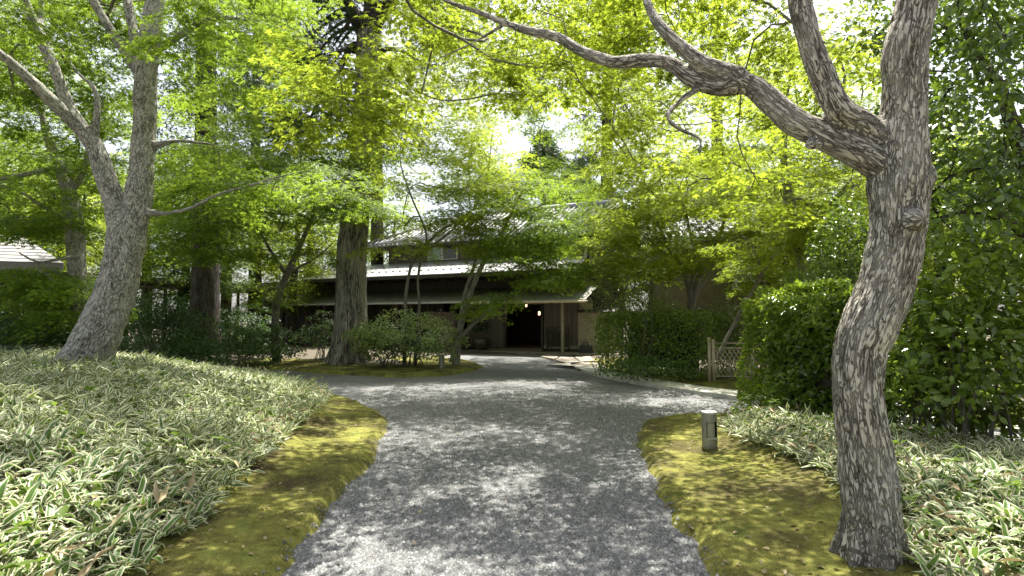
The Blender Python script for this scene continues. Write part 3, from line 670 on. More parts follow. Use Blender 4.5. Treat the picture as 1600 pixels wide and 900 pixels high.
t.limb(pxl([(1180, 140, 3.92), (1140, 112, 3.95), (1100, 100, 4), (1062, 72, 4.05), (1035, 45, 4.1), (1016, 15, 4.2), (1004, -25, 4.3), (990, -120, 4.5), (960, -300, 5)]), [0.06656, 0.05873, 0.05481, 0.05011, 0.04541, 0.03524, 0.03132, 0.02349, 0.01175], .07)
t.limb(pxl([(1405, 240, Y), (1352, 196, Y), (1312, 172, 3.7), (1291, 130, 3.7), (1268, 75, 3.7), (1253, 20, 3.75), (1244, -40, 3.8), (1225, -160, 4), (1180, -360, 4.4)]), [0.0783, 0.09239, 0.0877, 0.08221, 0.08065, 0.07673, 0.07047, 0.04698, 0.02349], .07)
# root flare
for a_ in (-2.6, -1.7, -.7, .3, 1.4, 2.6):
    d3 = np.array([math.cos(a_), math.sin(a_), 0.]); bb = np.array([b0[0], b0[1], zg]); t.limb([bb + d3 * .09 + np.array([0, 0, .26]), bb + d3 * .15 + np.array([0, 0, .08]), bb + d3 * .23 + np.array([0, 0, -.04])], [.075, .06, .03], .05)
# knots
t.limb([at(1402, 350, Y) + np.array([.0, -.16, 0]), at(1402, 350, Y) + np.array([.0, -.235, -.01])], [.075, .05], .03)
t.limb(pxl([(1165, 135, 3.95), (1150, 108, 3.93)]), [.07, .05], .05)
t.limb(pxl([(1300, 222, 3.8), (1262, 226, 3.75)]), [.055, .035], .05)
t.limb([at(1440, 275, Y), at(1455, 270, Y - .05)], [.10, .08], .05)
nb = len(t.limbs)
t.limb(pxl([(1095, 135, 4.05), (1062, 158, 4.0), (1043, 182, 3.95), (1062, 202, 3.95), (1095, 218, 3.95), (1094, 240, 3.95), (1108, 278, 3.95), (1165, 300, 4)]), [.028, .022, .02, .018, .015, .010, .008, .004], .05)
t.limb(pxl([(790, 36, 4.8), (755, 58, 4.8), (700, 85, 4.8), (640, 108, 4.8), (560, 115, 4.8)]), [.022, .016, .012, .008, .004], .06)
t.limb(pxl([(1094, 232, 3.95), (1060, 245, 4.), (1040, 262, 4.1)]), [.009, .006, .004], .05)
child('trunk', solid_limbs('trunk', t.limbs, .0135, .011, 15, .24, .08, 47, 24), M['bark_furrow'], root)
cs = region(t.r, 430, 680, 85, 195, 4.7, 6, 10) + region(t.r, 640, 1000, -40, 150, 5.8, 9.5, 50) + region(t.r, 930, 1240, 175, 330, 6.5, 9.5, 12) + region(t.r, 1000, 1250, -30, 120, 4.6, 9, 12) \
    + region(t.r, 1230, 1370, -30, 190, 5.5, 8, 9) + region(t.r, 560, 1000, -420, -30, 5, 11, 44, False) + region(t.r, 900, 1300, -420, -30, 5.5, 10, 16, False)
crown_from(t, root, cs, M['maple_backlit'], (.5, .85), 520, .062, T_MAPLE10, 'maple10', 260, tint0=.55)

# ---- great cedar on the moss island
t = Tree(3); Y = 20.4
b0 = gnd(545, 571); root = thing('cedar_tree', 'massive cedar with straight furrowed grey brown trunk standing on the moss island', 'tree', (b0[0], b0[1], hgt(*b0[:2])))
P_, R_ = t.limb(pxl([(544, 578, Y), (546, 540, Y), (548, 480, Y), (550, 400, Y), (556, 330, Y), (564, 260, Y), (571, 190, Y), (574, 110, Y), (574, 50, Y)]), [.70, .62, .57, .525, .49, .46, .43, .40, .36], .1)
child('trunk', tube_bark('trunk', P_, R_, 84, .03, 9, .13, 61, 0.45), M['bark_cedar'], root)
for q, rr in (([(574, 60, Y), (552, 20, Y), (535, -20, Y), (520, -120, Y)], [.3, .24, .21, .16]), ([(574, 60, Y), (597, 22, Y), (618, -12, Y), (628, -130, Y)], [.28, .22, .2, .15]), ([(573, 50, Y), (577, 0, Y), (580, -90, Y)], [.22, .18, .14])):
    P_, R_ = t.limb(pxl(q), rr, .2); child('limb', tube_bark('limb', P_, R_, 20, .015, 7, .15, 66), M['bark_dark'], root)
for k in range(26):   # dead drooping boughs
    y0 = t.r.uniform(-40, 200); sx = t.r.choice([-1, -1, 1]); ln = t.r.uniform(40, 115); dp = t.r.uniform(15, 70); xb = np.interp(y0, [0, 200], [574, 570])
    P_, R_ = spline(pxl([(xb, y0, Y), (xb + sx * ln * .4, y0 - t.r.uniform(0, 22), Y + t.r.uniform(-1, 1)), (xb + sx * ln * .8, y0 + dp * .4, Y + t.r.uniform(-1.5, 1.5)), (xb + sx * ln, y0 + dp, Y + t.r.uniform(-2, 2))]), [.10, .07, .045, .015], .25)
    t.limbs.append((P_, R_)); [t.P.append(p) or t.R.append(float(r_)) or t.par.append(-1) for p, r_ in zip(P_[1::2], R_[1::2])]
    child('bough', tube_bark('bough', P_, R_, 7, 0, 7, .2, k), M['bark_dark'], root)
def needle_crown(tr, cs, R, k, size, tint0=.5, Rs=None):
    Ps = []; Ds = []; R0 = R
    for ci, c in enumerate(cs):
        R = R0 * (Rs[ci] if Rs is not None else 1)
        kk = int(k * tr.r.uniform(.7, 1.3)); d = norm(tr.r.normal(0, 1, (kk, 3)) * np.array([1, 1, .55])); rad = R * tr.r.random(kk)[:, None] ** .6
        p = d * rad; p[:, 2] -= .5 * (np.linalg.norm(p[:, :2], axis=1) ** 1.5) / max(R, .3) ** .5; Ps.append(p + c); Ds.append(d + np.array([0, 0, -.7]))
    P_ = np.vstack(Ps); D_ = np.vstack(Ds); k = len(P_)
    return P_, D_ + tr.r.normal(0, .35, (k, 3)), tr.r.normal(0, 1, (k, 3)), size * tr.r.uniform(.6, 1.3, k), np.clip(tr.r.normal(tint0, .22, k), 0, 1)
cs = region(t.r, 390, 530, -60, 175, 18.5, 22.5, 34) + region(t.r, 610, 760, -60, 110, 19, 22.5, 12) + region(t.r, 420, 560, 150, 260, 19, 22, 8) + region(t.r, 420, 720, -420, -60, 18, 23, 50, False)
t.sprays(cs, arch=.05)
child('crown', leaf_mesh('crown', T_NEEDLE, *needle_crown(t, cs, .95, 300, .26)), M['conifer'], root, kind='stuff')
child('branches', t.twigs_mesh('branches', .008), M['bark_dark'], root, kind='stuff')

# ---- conifers: straight trunk, whorled drooping boughs
def conifer(px, pyb, Y, rb, toppy, z0py, label, seed, spread=1.5, dens=170, nspr=70, tint0=.45, name='conifer_tree', group=None, size=.24, lean=0, ybase=None):
    t = Tree(seed); b0 = at(px, pyb, Y); zb = hgt(b0[0], b0[1]); b0[2] = zb; top = at(px + lean, toppy, Y)
    root = thing(name, label, 'tree', b0, group); H = top[2] - zb
    P_, R_ = t.limb([b0 + (top - b0) * f + np.array([0, 0, -.15 if f == 0 else 0]) for f in (0, .1, .3, .6, 1)], [rb * 1.25, rb, rb * .88, rb * .65, rb * .12], .3)
    child('trunk', tube_bark('trunk', P_, R_, 28, .02, 7, .12, seed, .4), M['bark_dark'], root)
    z0 = at(px, z0py, Y)[2]; cs = []; Rs = []
    for k in range(nspr):
        f = t.r.random() ** 1.1; Rs.append(.35 + .65 * (1 - f)); z = z0 + (top[2] - z0) * f; R = spread * (1.02 - f) ** .8 * t.r.uniform(.3, 1.1); a = t.r.uniform(0, 6.28)
        x = b0[0] + (top[0] - b0[0]) * (z - zb) / H; cs.append(np.array([x + R * math.cos(a), b0[1] + R * math.sin(a), z - .15 * R]))
    t.sprays(cs, arch=.1, seg=3)
    child('crown', leaf_mesh('crown', T_NEEDLE, *needle_crown(t, cs, .62 * spread ** .5, dens, size, tint0, Rs)), M['conifer'], root, kind='stuff')
    tm = t.twigs_mesh('branches', .009); child('branches', tm, M['bark_dark'], root, kind='stuff')
conifer(323, 480, 24, .54, -330, 240, 'tall conifer with straight dark brown trunk behind the pale maple', 71, 2.6, 190, 95)
conifer(948, 470, 37, .46, -260, 330, 'tall thin conifer with bare stubby boughs behind the tiled roof', 72, 2.4, 150, 95, size=.3)
conifer(590, 470, 35, .40, -200, 290, 'slim conifer behind the cedar beside the tiled roof', 73, 1.9, 140, 60, size=.3)
conifer(850, 470, 42, .40, 205, 400, 'short broad conifer rising behind the roof ridge between the tall conifers', 77, 5.2, 150, 170, size=.34, tint0=.85)
conifer(905, 470, 44, .40, 250, 400, 'short dark conifer rising behind the right end of the tiled roof', 78, 4.4, 150, 130, size=.34, tint0=.6)
conifer(400, 470, 33, .38, -60, 260, 'dark conifer standing between the brown conifer trunk and the cedar', 74, 2.4, 160, 60, size=.3)
conifer(1120, 470, 36, .45, -220, 120, 'dark conifer rising behind the brown plastered house', 75, 2.6, 160, 70, size=.3)

# ---- slender maples in front of the house
def maple_tree(label, seed, limbs, regs, m, Rr=(.7, 1.2), dens=130, size=.10, t_=T_MAPLE5, tn='m5', bark='bark_thin', tint0=.5, name='maple_tree', group=None, zb=None, sides=12, r0=.006, droop=.25, amp=.004):
    t = Tree(seed); pts = pxl(limbs[0][0]); x, y = pts[0][:2]; zz = hgt(x, y)
    root = thing(name, label, 'tree', (x, y, zz), group); first = True
    for q, rr in limbs:
        P3 = pxl(q)
        if first: P3 = [np.array([P3[0][0], P3[0][1], zz - .08])] + P3[1:]; first = False
        P_, R_ = t.limb(P3, rr, .15)
    for i, (P_, R_) in enumerate(t.limbs): child('trunk' if i == 0 else 'limb', tube_bark('trunk', P_, R_, sides, amp, 12, .3, seed + i), M[bark], root)
    cs = []
    for g in regs: cs += region(t.r, *g)
    crown_from(t, root, cs, m, Rr, dens, size, t_, tn, 0, r0=r0, tint0=tint0, droop=droop)
Y = 20.4
maple_tree('slender maple with two crossing stems beside the cedar in front of the pent roof', 81,
  [([(632, 575, 19.4), (633, 487, 19.4), (637, 440, 19.4), (650, 400, 19.5), (690, 360, 19.6), (735, 332, 19.8), (760, 280, 20), (770, 200, 20)], [.075, .062, .056, .052, .04, .032, .024, .012]),
   ([(648, 575, 19.3), (655, 480, 19.3), (653, 440, 19.3), (659, 395, 19.3), (666, 365, 19.2), (640, 300, 19), (625, 240, 19), (640, 150, 19)], [.065, .052, .046, .042, .038, .028, .02, .012]),
   ([(645, 405, 19.5), (700, 365, 19.5), (735, 330, 19.5), (790, 318, 19.5)], [.035, .03, .025, .015])],
  [(580, 770, 335, 392, 18, 21, 24), (540, 820, 190, 330, 17, 23, 110), (560, 760, 60, 210, 17, 25, 46), (760, 900, 60, 210, 23, 28, 26), (620, 970, -200, 110, 13, 18.5, 52)], M['maple_backlit'], (.8, 1.35), 200, .095, tint0=.6)  # last region: sprays added over the drive to shade it
maple_tree('leaning maple with forked grey trunk at the tip of the moss island', 82,
  [([(712, 566, 19.6), (718, 520, 19.6), (730, 475, 19.6), (742, 440, 19.5), (757, 408, 19.4), (772, 390, 19.3), (800, 330, 19), (830, 270, 19)], [.13, .10, .09, .085, .075, .06, .04, .02]),
   ([(719, 528, 19.5), (738, 508, 19.3), (757, 492, 19.1), (772, 475, 19), (790, 466, 18.8), (815, 462, 18.6)], [.08, .06, .055, .05, .035, .015]),
   ([(706, 566, 19.8), (716, 520, 19.9), (726, 460, 20), (738, 425, 20.1), (745, 395, 20.2)], [.10, .085, .07, .055, .035])],
  [(735, 905, 345, 425, 17.2, 20.5, 60), (820, 925, 400, 445, 17, 19, 16), (740, 800, 455, 475, 18, 19.2, 5), (690, 760, 482, 496, 19, 19.6, 3), (690, 930, 265, 350, 17.5, 23, 80), (720, 930, 90, 300, 23, 28, 44)], M['maple_mid'], (.75, 1.2), 240, .095, tint0=.6, bark='bark_furrow')
maple_tree('dark stemmed maple growing left of the cedar in front of the pent roof', 83,
  [([(432, 562, 21), (430, 500, 21), (436, 460, 21), (450, 425, 21), (468, 385, 20.8), (490, 330, 20.5), (500, 250, 20)], [.16, .13, .12, .12, .10, .07, .02]),
   ([(448, 430, 21), (425, 395, 20.8), (400, 350, 20.5), (380, 300, 20)], [.08, .06, .045, .02]), ([(452, 425, 21), (490, 405, 21.4), (520, 380, 22)], [.06, .045, .02])],
  [(240, 520, 320, 400, 18, 23, 60), (230, 560, 225, 340, 16, 24, 120), (280, 560, 130, 240, 17, 24, 44), (390, 450, 440, 470, 19.5, 21, 5)], M['maple_mid'], (.85, 1.4), 200, .10, tint0=.5)
# ---- small pale maple behind the big one, left
maple_tree('small maple with pale slim trunk and low spreading boughs behind the bamboo mound', 84,
  [([(128, 560, 13.5), (124, 470, 13.5), (118, 390, 13.5), (115, 340, 13.5), (105, 290, 13.5), (88, 245, 13.5), (70, 200, 13.5), (60, 120, 13.5)], [.24, .20, .19, .185, .16, .11, .08, .03]),
   ([(100, 262, 13.5), (60, 268, 13.2), (0, 279, 12.8), (-60, 270, 12.5)], [.07, .06, .055, .03]), ([(112, 345, 13.4), (70, 325, 13), (30, 298, 12.7), (0, 290, 12.4)], [.06, .04, .03, .02]),
   ([(110, 300, 13.5), (130, 270, 13.5), (140, 220, 13.5), (150, 150, 13.5)], [.09, .07, .05, .02]), ([(120, 400, 13.3), (90, 405, 12.9), (60, 410, 12.6), (30, 395, 12.4)], [.05, .035, .03, .015])],
  [(-60, 130, 330, 365, 11.5, 15.5, 28), (-60, 180, 200, 320, 12, 17, 77), (60, 150, 430, 510, 12, 13.6, 21), (-60, 130, 420, 470, 13, 15, 28), (-60, 200, 60, 200, 13, 18, 52)], M['maple_mid'], (.7, 1.15), 280, .085, bark='bark_lichen', tint0=.5)
# ---- maples behind the clipped hedge
maple_tree('bright spreading maple with several pale stems rising behind the clipped hedge', 85,
  [([(1080, 585, 17), (1080, 500, 17), (1077, 450, 17), (1064, 415, 16.9), (1045, 385, 16.7), (1020, 330, 16.4), (1000, 260, 16)], [.15, .12, .10, .085, .065, .045, .02]),
   ([(1080, 480, 17), (1092, 435, 17), (1108, 405, 17), (1120, 378, 17), (1135, 330, 16.8), (1140, 250, 16.5)], [.11, .09, .075, .06, .045, .02]),
   ([(1084, 470, 17.2), (1100, 440, 17.6), (1130, 400, 18), (1170, 360, 18)], [.07, .055, .04, .02]), ([(1078, 455, 16.8), (1085, 410, 16.4), (1075, 350, 16), (1060, 290, 15.6)], [.06, .05, .04, .02])],
  [(935, 1080, 330, 425, 14.5, 18.5, 46), (930, 1220, 230, 350, 14.5, 20, 105), (1060, 1200, 350, 400, 14.5, 17, 24), (930, 1240, 110, 240, 15, 22, 70), (690, 1020, -160, 150, 10.5, 15.5, 62)], M['maple_backlit'], (.75, 1.25), 240, .095, tint0=.65)  # last region widens the crown, added to dapple the drive with shade
maple_tree('crooked maple with low slanting boughs between the hedges and the brown house', 86,
  [([(1262, 560, 12.5), (1268, 470, 12.5), (1258, 420, 12.5), (1246, 375, 12.5), (1238, 330, 12.4), (1225, 260, 12.2), (1230, 150, 12)], [.17, .15, .14, .13, .11, .07, .03]),
   ([(1120, 560, 13), (1150, 500, 13), (1175, 455, 13), (1188, 425, 13), (1180, 395, 12.8), (1160, 370, 12.5)], [.045, .04, .036, .032, .025, .012]),
   ([(1182, 440, 13), (1210, 400, 12.8), (1240, 375, 12.5)], [.05, .045, .05]), ([(1246, 370, 12.5), (1290, 330, 12), (1330, 280, 11.5)], [.07, .05, .02])],
  [(1130, 1260, 365, 455, 11.5, 14.5, 28), (1190, 1360, 230, 350, 10.5, 14.5, 60), (1180, 1380, 60, 240, 11.5, 16, 77), (1220, 1350, 330, 400, 11, 13, 16), (950, 1170, -40, 330, 9.2, 13, 56)], M['maple_backlit'], (.62, 1.0), 310, .08, tint0=.62)

# ---- background broadleaf trees: shared crowns
def bg_meshes(seed, R, H, k):
    r = np.random.default_rng(seed); tr = Tree(seed)
    P_, R_ = tr.limb([np.array([0, 0, -.2]), np.array([.1, 0, H * .3]), np.array([-.1, .1, H * .6]), np.array([0, 0, H * .9])], [.28, .22, .16, .05], .4)
    tk = tube_bark('trunk', P_, R_, 12, 0, 7, .2, seed, .4); cs = []
    for q in range(90):
        d = norm(r.normal(0, 1, 3)); f = r.random() ** .45; cs.append(np.array([0, 0, H * .62]) + d * np.array([R, R, H * .42]) * f)
    dirs = tr.sprays(cs, seg=4); L = spray_leaves(r, cs, dirs, (R * .28, R * .5), k, .17, .3, .1, .5)
    return tk, leaf_mesh('crown', T_MAPLE3, *L), tr.twigs_mesh('branches', .012)
bgv = [bg_meshes(200 + i, 3.0, 9.5, 95) for i in range(3)]
for v in bgv: v[1].materials.append(M['maple_mid']); v[0].materials.append(M['bark_dark']); v[2].materials.append(M['bark_dark'])
bglab = ['green leafy tree in the wood behind the garden', 'bright yellow green tree in the sunlit wood behind the garden', 'deep green tree in the shaded wood behind the garden']  # crown tones carry the sun and shade of the wood in their colour
BG = [(-26, 30, 1.1, 2), (-21, 33, 1.2, 1), (-17, 30, 1., 2), (-24, 24, .9, 2), (-19, 38, 1.4, 1), (-14, 40, 1.3, 1), (-12.5, 33, 1., 1), (-30, 38, 1.4, 1), (-9, 44, 1.1, 0), (-15, 27.5, .8, 2), (-11, 37, .9, 2), (-19.5, 26, .85, 1),
      (12, 40, 1.3, 1), (16, 33, 1.2, 1), (20, 28, 1.2, 1), (15, 24, 1., 1), (20, 20, 1.0, 0), (25, 34, 1.4, 1), (10, 33, 1.1, 1), (17, 44, 1.6, 1), (26, 24, 1.2, 2), (7, 40, 1.1, 0), (-34, 30, 1.3, 0), (-38, 44, 1.6, 1), (32, 40, 1.6, 1), (13, 17.5, .85, 1), (18, 14, .85, 0), (5.6, 33.5, .8, 2), (7.2, 29.5, .75, 1), (22, 15, 1, 1), (-24, 18, .9, 0), (10.5, 22, .8, 1), (12.5, 27.5, 1., 1)]
for i, (x, y, s_, c) in enumerate(BG):
    o = thing('broadleaf_tree', bglab[c], 'tree', (x, y, hgt(x, y)), 'trees of the wood behind the garden')
    o.rotation_euler.z = i * 1.7; o.scale = (s_, s_, s_); v = i % 3
    link('trunk', bgv[v][0], None, o); cr_ = link('crown', bgv[v][1], None, o, kind='stuff'); link('branches', bgv[v][2], None, o, kind='stuff')
    cr_.material_slots[0].link = 'OBJECT'; cr_.material_slots[0].material = M[('maple_mid', 'maple_backlit', 'maple_deep')[c]]

# ================================================================== shrubs and hedges
def blob_leaves(r, c, rad, k, size, shell=.35, clump=.5, up=.5, power=2., flatbase=True, tint0=.5, droop=-.2):
    """leaves through the outer volume of a lumpy (super)ellipsoid"""
    d = norm(r.normal(0, 1, (k, 3)))
    if flatbase: d[:, 2] = np.where(d[:, 2] < -.5, -d[:, 2], d[:, 2])
    d_ = d / ((np.abs(d) ** power).sum(1) ** (1 / power))[:, None]
    lump = 1 + clump * .35 * fbm(d * 2.6 + r.uniform(0, 50), 3, 8)
    f = (1 - shell * r.random(k) ** 1.6) * lump
    P_ = c + d_ * rad * f[:, None]
    D_ = d * np.array([1, 1, .4]) + r.normal(0, .55, (k, 3)) + np.array([0, 0, droop]); N_ = d * .8 + np.array([0, 0, up]) + r.normal(0, .45, (k, 3))
    return P_, D_, N_, size * r.uniform(.65, 1.25, k), np.clip(tint0 + .35 * (lump - 1) * 3 + r.normal(0, .2, k), 0, 1)
def stems_mesh(r, x, y, z, n, w, h, rad=.016):
    mb = MB()
    for k in range(n):
        a = r.uniform(0, 6.28); R = w * r.uniform(.2, .9); p0 = np.array([x + r.normal(0, w * .18), y + r.normal(0, w * .12), z - .05])
        p2 = np.array([x + R * math.cos(a), y + R * math.sin(a) * .8, z + h * r.uniform(.6, .95)]); p1 = (p0 + p2) / 2 + np.array([0, 0, h * .12]) + r.normal(0, .05, 3)
        mb.tube([p0, p1, p2], [rad, rad * .7, rad * .3], 5)
    me = mb.mesh('stems', True); V = np.zeros(len(me.vertices) * 3, np.float32); me.vertices.foreach_get('co', V)
    a = me.attributes.new('bark', 'FLOAT_VECTOR', 'POINT'); a.data.foreach_set('vector', V); me.attributes.new('crack', 'FLOAT', 'POINT')
    return me
def shrub(label, px, pyt, pyb, Y, wpx, seed, m='under', k=2600, size=.075, t_=T_OVAL2, tn='o2', depth=.8, parts=0, group=None, name='shrub', layered=False, tint0=.5, shell=.6, cat='shrub', power=2., clump=.6):
    r = np.random.default_rng(seed); top = at(px, pyt, Y); b0 = at(px, pyb, Y); z0 = hgt(b0[0], b0[1]); h = max(.4, top[2] - z0); w = wpx * Y / F / 2
    root = thing(name, label, cat, (b0[0], b0[1], z0), group)
    if layered:
        cs = [np.array([b0[0] + w * x_ * .85, b0[1] + w * depth * y_ * .85, z0 + h * (.25 + .72 * zf * (1 - .35 * (x_ * x_ + y_ * y_)))]) for x_, y_, zf in zip(r.uniform(-1, 1, 46), r.uniform(-1, 1, 46), r.random(46))]
        L = spray_leaves(r, cs, [np.array([c[0] - b0[0], c[1] - b0[1], .2]) for c in cs], (w * .28, w * .5), k / 46 / (w * .4) ** 2, size, .3, .12, tint0)
    else: L = blob_leaves(r, np.array([b0[0], b0[1], z0 + h * .5]), np.array([w, w * depth, h * .53]), k, size, shell, clump, tint0=tint0, power=power)
    ok = L[0][:, 2] > z0 - .02; L = tuple(a[ok] for a in L)
    if parts: keep = leaf_parts(t_, tn, *L, root, M[m], parts); L = tuple(a[keep] for a in L)
    child('foliage', leaf_mesh('foliage', t_, *L), M[m], root, kind='stuff')
    child('stems', stems_mesh(r, b0[0], b0[1], z0, 9, w, h), M['bark_thin'], root)
shrub('bushy shrub of pale edged layered leaves between the cedar and the leaning maple', 636, 476, 577, 18.9, 168, 301, 'pale_shrub', 6400, .11, layered=True, tint0=.95)
shrub('low dark glossy bush with white glints at the foot of the cedar', 600, 535, 580, 18.6, 60, 302, 'glossy', 900, .09, tint0=.6)
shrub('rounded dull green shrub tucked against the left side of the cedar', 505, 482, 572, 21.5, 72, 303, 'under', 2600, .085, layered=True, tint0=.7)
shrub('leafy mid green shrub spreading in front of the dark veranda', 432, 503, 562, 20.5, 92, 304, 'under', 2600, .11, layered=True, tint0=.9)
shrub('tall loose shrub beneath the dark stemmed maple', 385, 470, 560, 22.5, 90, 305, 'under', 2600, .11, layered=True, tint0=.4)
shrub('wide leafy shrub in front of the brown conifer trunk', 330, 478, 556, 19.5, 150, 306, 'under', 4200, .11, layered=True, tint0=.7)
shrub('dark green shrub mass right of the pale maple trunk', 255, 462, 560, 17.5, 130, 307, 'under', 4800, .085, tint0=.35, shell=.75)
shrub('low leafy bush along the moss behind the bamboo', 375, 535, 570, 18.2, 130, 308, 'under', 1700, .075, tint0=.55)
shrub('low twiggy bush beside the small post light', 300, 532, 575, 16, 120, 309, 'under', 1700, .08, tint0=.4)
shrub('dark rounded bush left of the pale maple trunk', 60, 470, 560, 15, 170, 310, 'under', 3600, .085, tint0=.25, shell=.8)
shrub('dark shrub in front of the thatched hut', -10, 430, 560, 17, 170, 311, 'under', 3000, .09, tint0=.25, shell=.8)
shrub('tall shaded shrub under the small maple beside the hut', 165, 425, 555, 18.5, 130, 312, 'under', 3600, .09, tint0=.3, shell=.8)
shrub('glossy evergreen bush standing above the clipped hedge against the house corner', 985, 385, 590, 17.6, 130, 313, 'glossy', 5200, .075, tint0=.6, shell=.5)
shrub('low evergreen mound between the clipped hedge and the bright maple', 1010, 462, 590, 16.2, 150, 314, 'hedge', 3600, .07, tint0=.7)
shrub('dark evergreen bush behind the lattice gate', 1135, 478, 590, 15.8, 110, 315, 'glossy', 3400, .08, tint0=.25, shell=.7)
shrub('round fine leaved shrub above the glossy hedge near the crooked maple', 1272, 395, 560, 10.6, 120, 316, 'hedge', 4200, .06, tint0=.55)
shrub('broad leaved bush filling the gap behind the furrowed maple', 1330, 330, 600, 9.3, 130, 317, 'glossy', 3400, .085, T_OVAL6, 'o6', tint0=.6)
for k, (px_, pt_, Y_, w_) in enumerate([(205, 468, 24, 120), (290, 470, 25.5, 120), (350, 482, 27, 100), (400, 510, 25, 70), (110, 455, 22, 130), (20, 450, 22, 140)]):
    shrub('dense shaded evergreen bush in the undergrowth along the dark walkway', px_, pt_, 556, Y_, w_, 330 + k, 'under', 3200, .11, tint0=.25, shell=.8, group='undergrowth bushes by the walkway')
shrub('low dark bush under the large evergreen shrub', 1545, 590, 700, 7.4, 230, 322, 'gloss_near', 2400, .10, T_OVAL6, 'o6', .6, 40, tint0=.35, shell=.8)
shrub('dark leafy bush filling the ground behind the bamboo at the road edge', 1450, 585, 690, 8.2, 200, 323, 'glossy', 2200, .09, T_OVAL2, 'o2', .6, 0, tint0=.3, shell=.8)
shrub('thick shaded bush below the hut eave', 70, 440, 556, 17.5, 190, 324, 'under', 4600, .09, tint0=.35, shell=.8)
shrub('spreading low maple bush left of the pale trunk', 30, 488, 560, 13.2, 190, 325, 'under', 3600, .085, layered=True, tint0=.6)
shrub('broad shaded bush right of the pale trunk behind the bamboo', 235, 500, 560, 15.5, 150, 326, 'under', 3600, .085, layered=True, tint0=.45)
shrub('low grassy verge bush at the foot of the clipped hedge', 1010, 560, 597, 14.7, 150, 318, 'under', 1500, .08, tint0=.6)

def hedge_block(label, corners, z1, k, size, seed, m, t_, tn, parts, rnd=.18, tint0=.55, bulge=.09):
    """clipped hedge over a quadrilateral plan"""
    r = np.random.default_rng(seed); Cn = np.array(corners); c = Cn.mean(0); zb = min(hgt(*p) for p in Cn)
    root = thing('hedge', label, 'hedge', (c[0], c[1], zb))
    mb = MB(); q = c + (Cn - c) * .5; mb.hexa([(*p, zb + .25) for p in q] + [(*p, z1 - .22) for p in q]); child('hedge_core', mb.mesh('hedge_core'), M['bark_dark_plain'], root)  # solid dark core box, added to block the view through the leaves
    mb = MB()
    for _ in range(16):
        p = (c + (Cn[r.integers(4)] - c) * r.uniform(.2, .8)); mb.tube([(*p, zb - .05), (p[0] + r.normal(0, .06), p[1], zb + .4)], [.018, .012], 5)
    child('stems', mb.mesh('stems'), M['bark_dark_plain'], root)
    u, v, w = r.uniform(-1, 1, k), r.uniform(-1, 1, k), r.uniform(0, 1, k); side = r.random(k)
    front = side < .42; rt = (side >= .42) & (side < .56); lf = (side >= .56) & (side < .70); top = side >= .70
    dep = np.where(r.random(k) < .2, r.random(k) * .55, r.random(k) ** 1.5 * .2)
    v = np.where(front, -1 + dep, v); u = np.where(rt, 1 - dep, np.where(lf, -1 + dep, u)); w = np.where(top, 1 - dep * .5, w)
    n_ = np.column_stack([np.where(rt, 1, np.where(lf, -1, 0)), np.where(front, -1, 0), np.where(top, 1, 0)]).astype(float)
    # rounded shoulders
    ex = np.maximum(np.abs(u), np.abs(v)); w = np.where(top, w - rnd * np.clip((ex - .75) / .25, 0, 1) ** 2, w); pin = 1 - .10 * np.clip((w - .8) / .2, 0, 1) ** 2; u *= pin; v *= pin
    A = .25 * ((1 - u)[:, None] * (1 - v)[:, None] * Cn[0] + (1 + u)[:, None] * (1 - v)[:, None] * Cn[1] + (1 + u)[:, None] * (1 + v)[:, None] * Cn[2] + (1 - u)[:, None] * (1 + v)[:, None] * Cn[3])
    e1 = norm(Cn[1] - Cn[0]); e2 = np.array([-e1[1], e1[0]])
    N3 = np.column_stack([n_[:, 0:1] * e1 + n_[:, 1:2] * e2, n_[:, 2]])
    P3 = np.column_stack([A, zb + .05 + w * (z1 - zb)]); bul = bulge * fbm(P3 * 1.9, 3, seed) ; P3 = P3 + N3 * bul[:, None]
    D_ = N3 * .6 + r.normal(0, .6, (k, 3)) + np.array([0, 0, -.25]); NN = N3 + np.array([0, 0, .45]) + r.normal(0, .4, (k, 3))
    L = (P3, D_, NN, size * r.uniform(.65, 1.25, k), np.clip(tint0 + bul * 2 + r.normal(0, .2, k), 0, 1))
    if parts: keep = leaf_parts(t_, tn, *L, root, M[m], parts); L = tuple(a[keep] for a in L)
    child('foliage', leaf_mesh('foliage', t_, *L), M[m], root, kind='stuff')
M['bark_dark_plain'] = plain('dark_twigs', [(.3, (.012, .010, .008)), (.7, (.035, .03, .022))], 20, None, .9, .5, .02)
a, b_ = gnd(930, 584)[:2], gnd(1113, 598)[:2]; d_ = norm(b_ - a); nn_ = np.array([-d_[1], d_[0]])
hedge_block('clipped box shaped hedge between the porch and the lattice gate', [a, b_, b_ + nn_ * 1.6, a + nn_ * 1.6], at(1020, 490, 15.5)[2], 15000, .075, 401, 'hedge', T_OVAL2, 'o2', 0, tint0=.45)
a, b_ = gnd(1204, 672)[:2], gnd(1392, 706)[:2]
hedge_block('glossy rounded hedge by the bollard light behind the furrowed maple', [a, b_, b_ + np.array([.3, 1.1]), a + np.array([.2, 1.5])], at(1240, 466, 8)[2], 14500, .085, 402, 'gloss_near', T_OVAL6, 'o6', 240, rnd=.3, tint0=.6, bulge=.22)
